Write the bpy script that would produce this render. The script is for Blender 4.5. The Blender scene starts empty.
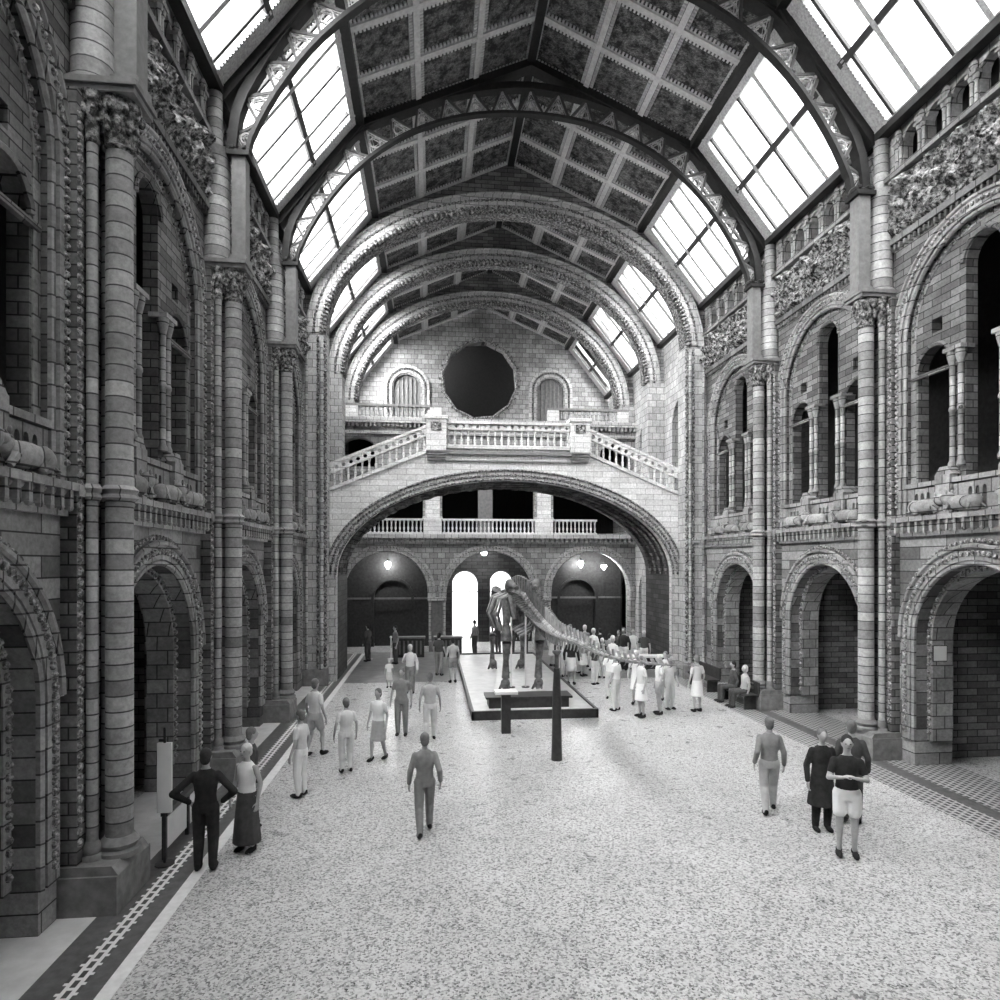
import bpy, bmesh, math, random
from mathutils import Vector, Matrix, noise
from mathutils.geometry import tessellate_polygon
random.seed(7)
C = bpy.context.scene.collection
SC = bpy.context.scene
PI = math.pi
# ------------------------------------------------------------------ camera, sky, exposure
cam = bpy.data.cameras.new('camera'); co = bpy.data.objects.new('camera', cam); C.objects.link(co)
co.location = (-2.98, 0, 4.5); co.rotation_euler = (PI/2, 0, -.104)
cam.sensor_width = 36; cam.lens = 36*.6515; cam.shift_y = .0633; cam.clip_end = 400
SC.camera = co
W = bpy.data.worlds.new('overcast_sky'); SC.world = W; W.use_nodes = True
bg = W.node_tree.nodes['Background']; bg.inputs[1].default_value = 1.0
# overcast sky, brighter on the side behind and left of the viewpoint
_N, _L = W.node_tree.nodes, W.node_tree.links
_tc = _N.new('ShaderNodeTexCoord'); _dp = _N.new('ShaderNodeVectorMath'); _dp.operation = 'DOT_PRODUCT'
_dp.inputs[1].default_value = Vector((-.62, -.55, .56)).normalized(); _L.new(_tc.outputs['Generated'], _dp.inputs[0])
_rp = _N.new('ShaderNodeValToRGB'); _L.new(_dp.outputs['Value'], _rp.inputs[0]); _L.new(_rp.outputs[0], bg.inputs[0])
_rp.color_ramp.elements.new(.5)
for _e, _p, _v in zip(_rp.color_ramp.elements, (.0, .5, 1.0), (.10, .4, 1.0)): _e.position = _p; _e.color = (_v, _v, _v, 1)
bg.inputs[1].default_value = 2.1
SC.view_settings.view_transform = 'Standard'; SC.view_settings.look = 'None'; SC.view_settings.gamma = 1
SC.view_settings.use_curve_mapping = False; SC.view_settings.exposure = 4.82
try:
    SC.cycles.max_bounces = 8; SC.cycles.diffuse_bounces = 5; SC.cycles.transparent_max_bounces = 12
    SC.cycles.sample_clamp_indirect = 4
except Exception: pass

# ------------------------------------------------------------------ layout numbers (metres)
YK = [-5.94, -.87, 4.20, 9.27, 14.34, 19.41, 24.48, 29.10, 33.74, 38.37]   # pier lines along the hall
B = 5.07; XW = 7.7; XC = 7.17
ES, EZ, AZ = 5.1, 17.55, 19.8       # eave of the flat-sided ceiling, apex
SX, SZ = 7.5, 14.55                 # foot of the skylights

# ------------------------------------------------------------------ materials
def mat(name, col=.5, rough=.7, metal=0, spec=.3):
    m = bpy.data.materials.new(name); m.use_nodes = True
    b = m.node_tree.nodes['Principled BSDF']
    b.inputs['Base Color'].default_value = (col, col, col, 1); b.inputs['Roughness'].default_value = rough
    b.inputs['Metallic'].default_value = metal; b.inputs['Specular IOR Level'].default_value = spec
    return m, m.node_tree.nodes, m.node_tree.links, b
def ramp(N, L, src, stops, const=False):
    r = N.new('ShaderNodeValToRGB'); L.new(src, r.inputs[0])
    if const: r.color_ramp.interpolation = 'CONSTANT'
    el = r.color_ramp.elements
    while len(el) < len(stops): el.new(.5)
    for e, (p, v) in zip(el, stops): e.position = p; e.color = (v, v, v, 1)
    return r.outputs[0]
def noise_tex(N, L, scale, detail=4, rough=.6, vec=None):
    n = N.new('ShaderNodeTexNoise'); n.inputs['Scale'].default_value = scale
    n.inputs['Detail'].default_value = detail; n.inputs['Roughness'].default_value = rough
    if vec is not None: L.new(vec, n.inputs['Vector'])
    return n.outputs[0]
def mul(N, L, a, b, t='MULTIPLY', fac=1):
    m = N.new('ShaderNodeMix'); m.data_type = 'RGBA'; m.blend_type = t; m.inputs[0].default_value = fac
    L.new(a, m.inputs[6]); L.new(b, m.inputs[7]); return m.outputs[2]
def bump(N, L, b, h, s=.5, d=.02):
    n = N.new('ShaderNodeBump'); n.inputs['Strength'].default_value = s; n.inputs['Distance'].default_value = d
    L.new(h, n.inputs['Height']); L.new(n.outputs[0], b.inputs['Normal'])
def geo(N): return N.new('ShaderNodeNewGeometry').outputs['Position']
def brick_mat(name, c1, c2, mortar, w=.62, h=.2, msize=.012, rnd=1.0, sc=1, spot=(.55, 1.15)):
    m, N, L, b = mat(name)
    p = geo(N)
    sep = N.new('ShaderNodeSeparateXYZ'); L.new(p, sep.inputs[0])
    ad = N.new('ShaderNodeMath'); ad.operation = 'ADD'; L.new(sep.outputs[0], ad.inputs[0]); L.new(sep.outputs[1], ad.inputs[1])
    cm = N.new('ShaderNodeCombineXYZ'); L.new(ad.outputs[0], cm.inputs[0]); L.new(sep.outputs[2], cm.inputs[1])
    t = N.new('ShaderNodeTexBrick'); L.new(cm.outputs[0], t.inputs['Vector'])
    t.inputs['Color1'].default_value = (c1,)*3+(1,); t.inputs['Color2'].default_value = (c2,)*3+(1,)
    t.inputs['Mortar'].default_value = (mortar,)*3+(1,); t.inputs['Scale'].default_value = 1
    t.inputs['Mortar Size'].default_value = msize; t.inputs['Brick Width'].default_value = w; t.inputs['Row Height'].default_value = h
    t.inputs['Mortar Smooth'].default_value = .3
    n1 = ramp(N, L, noise_tex(N, L, .9, 6, .7, p), [(.3, spot[0]), (.7, spot[1])])
    n2 = ramp(N, L, noise_tex(N, L, 14, 3, .7, p), [(.3, .75), (.7, 1.2)])
    L.new(mul(N, L, mul(N, L, t.outputs[0], n1), n2), b.inputs['Base Color'])
    bump(N, L, b, t.outputs[0], .35, .02)
    return m
M = {}
M['stone'] = brick_mat('pale_terracotta_blocks', .27, .10, .03, .5, .16)
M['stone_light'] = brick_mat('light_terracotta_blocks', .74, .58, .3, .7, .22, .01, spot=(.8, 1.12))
M['stone_rib'] = brick_mat('rib_terracotta', .5, .36, .14, .35, .3, .014, spot=(.75, 1.15))
M['stone_trim'] = brick_mat('moulding_terracotta', .40, .24, .07, .4, .28, .014, spot=(.6, 1.2))
M['stone_dark'] = brick_mat('dark_terracotta_blocks', .09, .04, .015)  # darkened terracotta, also paints in the shade of passages and bridge soffit
M['shaft'] = brick_mat('shaft_drums', .52, .22, .07, 40, .21, .012, spot=(.65, 1.1))
# striped blocks on the ground arcade
M['band'] = brick_mat('striped_terracotta', .42, .09, .04, 1.5, .27, .012)
def carved(name, lo, hi, sc, st=.9):
    m, N, L, b = mat(name); p = geo(N)
    v = N.new('ShaderNodeTexVoronoi'); v.inputs['Scale'].default_value = sc; L.new(p, v.inputs['Vector'])
    n = noise_tex(N, L, sc*1.4, 5, .7, p)
    c = ramp(N, L, n, [(.43, lo), (.64, hi)])  # tone contrast stands for dirt and shade in the crevices
    L.new(c, b.inputs['Base Color']); bump(N, L, b, v.outputs[0], st, .06); return m
M['carved'] = carved('carved_terracotta', .04, .42, 9)
M['carved_light'] = carved('carved_light_terracotta', .12, .55, 14, .6)
M['frieze'] = carved('frieze_foliage_terracotta', .012, .42, 7)
def plain(name, lo, hi, sc=6, rough=.7, metal=0, spec=.3):
    m, N, L, b = mat(name, hi, rough, metal, spec)
    L.new(ramp(N, L, noise_tex(N, L, sc, 5, .6, geo(N)), [(.3, lo), (.7, hi)]), b.inputs['Base Color']); return m
M['plinth'] = plain('grey_plinth_stone', .14, .26)
M['slab'] = plain('pale_floor_slab', .5, .66, 3, .4)
M['darkstrip'] = plain('dark_marble_strip', .07, .13, 8, .35)
M['whitestrip'] = plain('white_marble_strip', .6, .75, 8, .35)
M['iron'] = plain('dark_painted_iron', .008, .02, 9, .55)
M['iron_light'] = plain('grey_painted_iron', .16, .24, 9, .5)
M['gilt'] = plain('pale_gilded_iron', .15, .45, 22, .5)
M['iron_mid'] = plain('mid_painted_iron', .04, .07, 9, .5)
M['glazebar'] = plain('pale_glazing_wood', .24, .5, 18, .6)
M['thinbar'] = plain('dark_glazing_bar', .03, .05, 5, .6)
M['frame'] = plain('pale_ceiling_moulding', .42, .6, 10)
M['bone'] = plain('dark_fossil_bone', .03, .2, 5, .5)
M['bone_light'] = plain('pale_fossil_bone', .16, .5, 5, .5)
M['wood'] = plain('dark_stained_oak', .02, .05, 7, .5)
M['wood_mid'] = plain('grey_brown_oak', .12, .2, 7, .5)
M['black'] = plain('near_black_cloth', .012, .02, 9, .9)
M['metalpost'] = plain('grey_steel', .035, .06, 9, .4, .3)
M['white'] = plain('white_laminate', .72, .8, 4, .5)
M['skin'] = plain('skin', .36, .42, 20, .6)
M['hair_dark'] = plain('dark_hair', .015, .03, 30, .6)
M['hair_light'] = plain('light_hair', .5, .62, 30, .6)
M['hair_mid'] = plain('mid_hair', .12, .18, 30, .6)
for k, (a, c) in dict(cloth_black=(.015, .03), cloth_dark=(.05, .08), cloth_mid=(.2, .26), cloth_grey=(.36, .44), cloth_light=(.55, .63), cloth_white=(.74, .8)).items():
    M[k] = plain(k, a, c, 12, .9)
# ceiling panel: painted botanical panels
def panel_mat():
    m, N, L, b = mat('painted_botanical_panel'); p = geo(N)
    n = noise_tex(N, L, 3.6, 8, .75, p)
    w = N.new('ShaderNodeTexMagic'); w.turbulence_depth = 5; w.inputs['Scale'].default_value = 3.2; w.inputs['Distortion'].default_value = 2.2; L.new(p, w.inputs['Vector'])
    bw = N.new('ShaderNodeRGBToBW'); L.new(w.outputs[0], bw.inputs[0])
    a = ramp(N, L, n, [(.42, .015), (.6, .2)]); c = ramp(N, L, bw.outputs[0], [(.35, .45), (.7, 1.25)])
    L.new(mul(N, L, a, c), b.inputs['Base Color']); return m
M['panel'] = panel_mat()
def floor_mat():
    m, N, L, b = mat('speckled_mosaic_floor', .5, .32, 0, .45); p = geo(N)
    v = N.new('ShaderNodeTexVoronoi'); v.inputs['Scale'].default_value = 42; L.new(p, v.inputs['Vector'])
    sp = N.new('ShaderNodeSeparateColor'); L.new(v.outputs['Color'], sp.inputs[0])
    a = ramp(N, L, sp.outputs[0], [(0, .09), (.25, .32), (.5, .5), (.8, .6)])
    c = ramp(N, L, noise_tex(N, L, .6, 5, .6, p), [(.3, .82), (.7, 1.05)])
    L.new(mul(N, L, a, c), b.inputs['Base Color'])
    r = ramp(N, L, noise_tex(N, L, 3, 4, .6, p), [(.3, .24), (.7, .42)]); L.new(r, b.inputs['Roughness']); return m
M['floor'] = floor_mat()
def pattern_mat(name, light, dark, w, h, off=.5):
    m, N, L, b = mat(name, .5, .35, 0, .4); p = geo(N)
    sep = N.new('ShaderNodeSeparateXYZ'); L.new(p, sep.inputs[0])
    cm = N.new('ShaderNodeCombineXYZ'); L.new(sep.outputs[1], cm.inputs[0]); L.new(sep.outputs[0], cm.inputs[1])
    t = N.new('ShaderNodeTexBrick'); L.new(cm.outputs[0], t.inputs['Vector']); t.inputs['Scale'].default_value = 1
    t.inputs['Color1'].default_value = (dark,)*3+(1,); t.inputs['Color2'].default_value = (dark*1.5,)*3+(1,)
    t.inputs['Mortar'].default_value = (light,)*3+(1,); t.inputs['Mortar Size'].default_value = .024
    t.inputs['Brick Width'].default_value = w; t.inputs['Row Height'].default_value = h; t.offset = off
    L.new(t.outputs[0], b.inputs['Base Color']); return m
M['keystrip'] = pattern_mat('white_and_black_key_pattern', .7, .05, .17, .105)
M['checker'] = pattern_mat('checked_mosaic_border', .4, .035, .16, .12)
def glass_mat():
    m = bpy.data.materials.new('skylight_glass'); m.use_nodes = True; N = m.node_tree.nodes; L = m.node_tree.links
    for n in list(N):
        if n.type != 'OUTPUT_MATERIAL': N.remove(n)
    o = N['Material Output']; t = N.new('ShaderNodeBsdfTransparent'); t.inputs[0].default_value = (.86, .86, .86, 1)
    g = N.new('ShaderNodeBsdfGlossy'); g.inputs['Roughness'].default_value = .15
    x = N.new('ShaderNodeMixShader'); x.inputs[0].default_value = .05
    L.new(t.outputs[0], x.inputs[1]); L.new(g.outputs[0], x.inputs[2]); L.new(x.outputs[0], o.inputs[0]); return m
M['glass'] = glass_mat()
def emis(name, s):
    m = bpy.data.materials.new(name); m.use_nodes = True; b = m.node_tree.nodes['Principled BSDF']
    b.inputs['Emission Color'].default_value = (1, 1, 1, 1); b.inputs['Emission Strength'].default_value = s
    return m
M['lamp'] = emis('lit_globe', 6)

# ------------------------------------------------------------------ mesh helpers
def T_id(p): return Vector(p)
def T_side(s): return lambda p: Vector((s*(XW+p[1]), p[0], p[2]))       # x runs along the hall, y into the wall
def T_front(Y): return lambda p: Vector((p[0], Y+p[1], p[2]))
class MB:
    def __init__(s, T=T_id): s.v = []; s.f = []; s.T = T
    def add(s, vs, fs):
        o = len(s.v); s.v += [s.T(p) for p in vs]; s.f += [tuple(o+i for i in f) for f in fs]; return s
    def box(s, a, b):
        (x0, y0, z0), (x1, y1, z1) = a, b
        return s.add([(x0,y0,z0),(x1,y0,z0),(x1,y1,z0),(x0,y1,z0),(x0,y0,z1),(x1,y0,z1),(x1,y1,z1),(x0,y1,z1)],
                     [(0,3,2,1),(4,5,6,7),(0,1,5,4),(1,2,6,5),(2,3,7,6),(3,0,4,7)])
    def cbox(s, c, d): return s.box([c[i]-d[i]/2 for i in range(3)], [c[i]+d[i]/2 for i in range(3)])
    def prism(s, loops, w0, w1):
        """polygon loops in (x,z), extruded along y"""
        V3 = [[Vector((a, b, 0)) for a, b in lp] for lp in loops]
        tris = tessellate_polygon(V3); flat = [p for lp in loops for p in lp]; n = len(flat)
        vs = [(a, w0, b) for a, b in flat]+[(a, w1, b) for a, b in flat]
        fs = [tuple(t) for t in tris]+[tuple(i+n for i in reversed(t)) for t in tris]
        o = 0
        for lp in loops:
            k = len(lp)
            for i in range(k): j = (i+1) % k; fs.append((o+i, o+j, o+j+n, o+i+n))
            o += k
        return s.add(vs, fs)
    def lathe(s, c, prof, n=14, a0=0):
        vs = []; fs = []
        for r, z in prof:
            for i in range(n):
                a = a0+2*PI*i/n; vs.append((c[0]+r*math.cos(a), c[1]+r*math.sin(a), c[2]+z))
        for j in range(len(prof)-1):
            for i in range(n): k = (i+1) % n; fs.append((j*n+i, j*n+k, (j+1)*n+k, (j+1)*n+i))
        fs.append(tuple(range(n-1, -1, -1))); fs.append(tuple((len(prof)-1)*n+i for i in range(n)))
        return s.add(vs, fs)
    def tube(s, path, r, n=6, closed=False):
        path = [Vector(p) for p in path]; m = len(path); vs = []; fs = []
        rr = r if isinstance(r, (list, tuple)) else [r]*m
        for i, p in enumerate(path):
            d = (path[(i+1) % m]-path[i-1]) if closed else (path[min(i+1, m-1)]-path[max(i-1, 0)])
            d.normalize(); up = Vector((0, 0, 1)) if abs(d.z) < .95 else Vector((0, 1, 0))
            a = d.cross(up).normalized(); b = a.cross(d)
            for k in range(n):
                t = 2*PI*k/n+PI/n; vs.append(tuple(p+(a*math.cos(t)+b*math.sin(t))*rr[i]))
        for i in range(m if closed else m-1):
            j = (i+1) % m
            for k in range(n): l = (k+1) % n; fs.append((i*n+k, i*n+l, j*n+l, j*n+k))
        if not closed: fs.append(tuple(range(n-1, -1, -1))); fs.append(tuple((m-1)*n+k for k in range(n)))
        return s.add(vs, fs)
    def blob(s, c, r, n=8, m=6, rot=None):
        if not isinstance(r, (list, tuple)): r = (r, r, r)
        vs = []; fs = []
        R = rot or Matrix.Identity(3)
        def P(x, y, z): v = R @ Vector((x*r[0], y*r[1], z*r[2])); return (c[0]+v.x, c[1]+v.y, c[2]+v.z)
        vs.append(P(0, 0, -1))
        for j in range(1, m):
            t = PI*j/m
            for i in range(n): a = 2*PI*i/n; vs.append(P(math.sin(t)*math.cos(a), math.sin(t)*math.sin(a), -math.cos(t)))
        vs.append(P(0, 0, 1)); L_ = len(vs)-1
        for i in range(n):
            k = (i+1) % n; fs.append((0, 1+k, 1+i)); fs.append((L_, L_-n+i, L_-n+k))
            for j in range(m-2): a = 1+j*n; fs.append((a+i, a+k, a+n+k, a+n+i))
        return s.add(vs, fs)
    def build(s, name, m, parent=None, loc=None, smooth=False, **kw):
        me = s.mesh(name, m, smooth); return link(name, me, parent, loc, **kw)
    def mesh(s, name, m, smooth=False):
        me = bpy.data.meshes.new(name); me.from_pydata([tuple(v) for v in s.v], [], s.f)
        bm = bmesh.new(); bm.from_mesh(me); bmesh.ops.recalc_face_normals(bm, faces=bm.faces); bm.to_mesh(me); bm.free()
        me.materials.append(M[m] if isinstance(m, str) else m)
        if smooth:
            for p in me.polygons: p.use_smooth = True
            try: me.set_sharp_from_angle(angle=.8)
            except Exception: pass
        return me
def link(name, me, parent=None, loc=None, label=None, cat=None, group=None, kind=None):
    o = bpy.data.objects.new(name, me); C.objects.link(o)
    if parent is not None: o.parent = parent
    if loc is not None: o.location = loc
    tag(o, label, cat, group, kind); return o
def tag(o, label=None, cat=None, group=None, kind=None):
    if label: o['label'] = label
    if cat: o['category'] = cat
    if group: o['group'] = group
    if kind: o['kind'] = kind
    return o
def empty(name, loc=(0, 0, 0), rz=0, **kw):
    o = link(name, None, None, loc, **kw); o.rotation_euler = (0, 0, rz); o.empty_display_size = .2; return o
def copy_tree(o, loc, **kw):
    c = o.copy(); C.objects.link(c); c.location = loc
    for ch in list(o.children):
        d = ch.copy(); C.objects.link(d); d.parent = c
        for g in list(ch.children):
            e = g.copy(); C.objects.link(e); e.parent = d
    tag(c, **kw); return c
def arc(cx, z0, rx, rz, n=20, a0=0, a1=PI): return [(cx+rx*math.cos(a0+(a1-a0)*i/n), z0+rz*math.sin(a0+(a1-a0)*i/n)) for i in range(n+1)]
def arch_hole(cx, zb, z0, r, rz=None, n=16):    # opening shape, from right foot over the top to left foot
    return [(cx+r, zb)]+arc(cx, z0, r, rz or r, n)+[(cx-r, zb)]
def ring_poly(cx, zb, z0, ri, ro, n=20, rzi=None, rzo=None):
    return [(cx+ro, zb)]+arc(cx, z0, ro, rzo or ro, n)+[(cx-ro, zb), (cx-ri, zb)]+list(reversed(arc(cx, z0, ri, rzi or ri, n)))+[(cx+ri, zb)]
def arch_path(cx, zb, z0, r, y, n=20, rz=None): return [(p[0], y, p[1]) for p in [(cx+r, zb)]+arc(cx, z0, r, rz or r, n)+[(cx-r, zb)]]
def knobs(mb, cx, z0, r, y, d, step, rz=None, zb=None, proj=None):
    rz = rz or r; n = int(PI*r/step)
    for i in range(n+1):
        a = PI*i/n; mb.blob((cx+r*math.cos(a), y, z0+rz*math.sin(a)), d, 5, 4)
    if zb is not None:
        z = z0-step
        while z > zb:
            mb.blob((cx+r, y, z), d, 5, 4); mb.blob((cx-r, y, z), d, 5, 4); z -= step

# ================================================================== THE SETTING
# floor and its borders
fl = MB().box((-12.5, -9, -.2), (12.5, 46, 0)).build('floor', 'floor', kind='structure')
tr = 0
def strip(x0, x1, m, h=.004, y0=-8.5, y1=33.0):
    global tr; tr += 1
    MB().box((x0, y0, 0), (x1, y1, h)).build('trim_%d' % tr, m, kind='structure')
for s in (-1, 1):
    for x0, x1, m in ((8.6, 7.22, 'slab'), (7.22, 6.89, 'darkstrip'), (6.66, 6.45, 'darkstrip'), (6.45, 6.28, 'whitestrip')):
        strip(min(s*x0, s*x1), max(s*x0, s*x1), m)
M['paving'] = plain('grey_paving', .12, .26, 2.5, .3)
strip(-6.28, 6.2, 'paving', .003, 24.9, 33.4)  # floor darker from the bridge to the far arcade
strip(-6.89, -6.66, 'keystrip'); strip(6.66, 6.89, 'checker')
strip(6.2, 6.66, 'checker', .006)
strip(7.22, 8.6, 'checker', .006, -8.5, 24)

# ---- side walls, one bay built once per side and repeated
H = B/2
def lower_wall(T):
    m = MB(T); hole = arch_hole(0, 0, 2.85, 1.65)
    m.prism([[(H, 0)]+[(H, 5.12), (-H, 5.12), (-H, 0)]+list(reversed(hole))], 0, .9); return m
def lower_arch(T):
    m = MB(T)
    m.prism([ring_poly(0, .55, 2.85, 1.72, 1.98, 24)], -.07, .02)
    m.tube(arch_path(0, .55, 2.85, 1.66, -.02, 24), .055, 6)
    m.tube(arch_path(0, 2.85, 2.85, 2.0, -.09, 24), .05, 6)
    m.prism([ring_poly(0, .55, 2.85, 1.5, 1.66, 24)], .3, .8)
    return m
def lower_knobs(T):
    m = MB(T)
    knobs(m, 0, 2.85, 1.85, -.08, .06, .13, zb=.7); knobs(m, 0, 2.85, 2.1, -.02, .05, .14); knobs(m, 0, 2.85, 1.58, .29, .055, .15, zb=.7)
    return m
def corbel_table(T):
    m = MB(T); m.box((-H, -.24, 5.42), (H, .2, 5.52)); m.box((-H, -.1, 5.1), (H, 0, 5.18)); m.box((-H, -.05, 5.18), (H, .1, 5.42))
    n = 20
    for i in range(n):
        x = -H+.42+(2*H-.84)*(i+.5)/n; m.box((x-.035, -.2, 5.2), (x+.035, -.05, 5.42)); m.blob((x, -.17, 5.2), .05, 5, 4)
        m.blob((x+.1, -.12, 5.39), (.07, .07, .05), 5, 4)
    return m
def parapet(T):
    m = MB(T); hw = 2.0
    outer = [(-hw, 5.52), (hw, 5.52), (hw, 6.2), (-hw, 6.2)]; holes = []
    for cx in (-1.45, 0, 1.45):
        for k in (-1, 0, 1): holes.append([(cx+k*.17+.05, 5.62)]+arc(cx+k*.17, 5.98, .05, .07, 4)+[(cx+k*.17-.05, 5.62)])
    m.prism([outer]+[list(reversed(h)) for h in holes], .02, .16)
    m.box((-hw, -.03, 6.17), (hw, .26, 6.27))
    for cx in (-.78, .78): m.box((cx-.2, -.08, 5.52), (cx+.2, .4, 6.35)); m.prism([[(cx-.24, 6.35), (cx+.24, 6.35), (cx+.1, 6.52), (cx-.1, 6.52)]], -.05, .4)
    return m
def upper_wall(T):
    m = MB(T); hole = arch_hole(0, 5.5, 9.5, 1.95, n=24)
    m.prism([[(H, 5.5), (H, 11.85), (-H, 11.85), (-H, 5.5)]+list(reversed(hole))], 0, .45); return m
def upper_arch(T):
    m = MB(T); m.prism([ring_poly(0, 5.55, 9.5, 1.97, 2.2, 24)], -.08, .02); m.tube(arch_path(0, 5.55, 9.5, 1.93, .0, 24), .05)
    m.tube(arch_path(0, 9.5, 9.5, 2.22, -.09, 24), .045); m.prism([ring_poly(0, 5.55, 9.5, 1.8, 1.96, 24)], .14, .42); return m
def upper_knobs(T):
    m = MB(T); knobs(m, 0, 9.5, 2.09, -.09, .05, .12, zb=5.7); knobs(m, 0, 9.5, 1.87, .13, .045, .13); knobs(m, 0, 9.5, 2.28, -.02, .04, .13); return m
def screen(T):
    m = MB(T); out = [(1.9, 6.2)]+arc(0, 9.5, 1.9, 1.9, 24)+[(-1.9, 6.2)]
    # side lights cut out of the bottom edge, one tall central light
    c = arch_hole(0, 6.2, 10.65, .43, n=10)
    l = arch_hole(-1.25, 6.2, 8.75, .5, n=10); r = arch_hole(1.25, 6.2, 8.75, .5, n=10)
    poly = out+list(reversed(l))+list(reversed(c))+list(reversed(r))
    q = [[(sx+dx, 9.5+dz) for dx, dz in ((-.15, 0), (.15, 0), (.15, .3), (-.15, .3))] for sx in (-1.2, 1.2)]
    m.prism([poly]+q, .16, .42)
    for cx, z0, r_ in ((0, 10.65, .49), (-1.25, 8.75, .5), (1.25, 8.75, .5)): m.tube(arch_path(cx, z0, z0, r_, .14, 14), .05, 5)
    m.box((-1.9, .1, 8.6), (-.45, .18, 8.68)); m.box((.45, .1, 8.6), (1.9, .18, 8.68))
    return m
def colonnettes(T, x):
    m = MB(T)
    for dx, dy in ((-.11, .1), (.11, .1)):
        prof = [(.085, 0), (.085, .08), (.055, .14), (.055, 1.15), (.075, 1.17), (.075, 1.22), (.055, 1.24), (.055, 2.12), (.065, 2.14), (.11, 2.34), (.11, 2.42)]
        m.lathe((x+dx, dy, 6.5), [(r, z*1.0) for r, z in prof], 8)
    m.box((x-.24, -.02, 8.9), (x+.24, .3, 8.98))
    return m
def frieze_mesh(T, seed):
    m = MB(T); nx, nz = 110, 30; vs = []; fs = []
    for j in range(nz+1):
        for i in range(nx+1):
            x = -H+2*H*i/nx; z = 12.0+1.35*j/nz
            e = min(1, (min(j, nz-j))/2.5)
            p = Vector((x*1.9+seed, z*1.9, seed)); n_ = noise.fractal(p, .7, 2.1, 4); q = noise.noise(Vector((x*4.5, z*4.5, seed+9)))
            d = max(0, .10+.22*n_+.10*q)*e
            vs.append((x, -.02-d*1.1, z))
    for j in range(nz):
        for i in range(nx): a = j*(nx+1)+i; fs.append((a, a+1, a+nx+2, a+nx+1))
    return m.add(vs, fs)
def frieze_frame(T):
    m = MB(T); m.box((-H, 0, 11.85), (H, .45, 13.4)); m.box((-H, -.13, 11.85), (H, 0, 11.99)); m.box((-H, -.2, 13.34), (H, .1, 13.46))
    for i in range(34): x = -H+2*H*(i+.5)/34; m.box((x-.03, -.1, 11.72), (x+.03, 0, 11.85))
    return m
def gallery(T):
    m = MB(T); n = 6; w = (2*H-.9)/n; holes = []
    for i in range(n):
        cx = -H+.45+w*(i+.5); r = w/2-.1; holes.append([(cx+r, 13.5)]+arc(cx, 14.1, r, r, 8)+[(cx-r, 13.5)])
    m.prism([[(-H, 13.42), (H, 13.42), (H, 14.62), (-H, 14.62)]]+[list(reversed(h)) for h in holes], 0, .22)
    m.box((-H, -.1, 14.5), (H, .45, 14.66))
    for i in range(n+1):
        x = -H+.45+w*i
        for dx in (-.06, .06): m.lathe((x+dx, -.05, 13.46), [(.055, 0), (.035, .06), (.035, .48), (.07, .6), (.07, .66)], 6)
        m.box((x-.13, -.14, 14.1), (x+.13, .02, 14.17)); m.blob((x, -.06, 14.28), (.1, .08, .14), 6, 5)
    return m
BAYS = [(YK[k]+YK[k+1])/2 for k in range(1, 6)]        # five side bays
SIDE = {}
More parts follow.
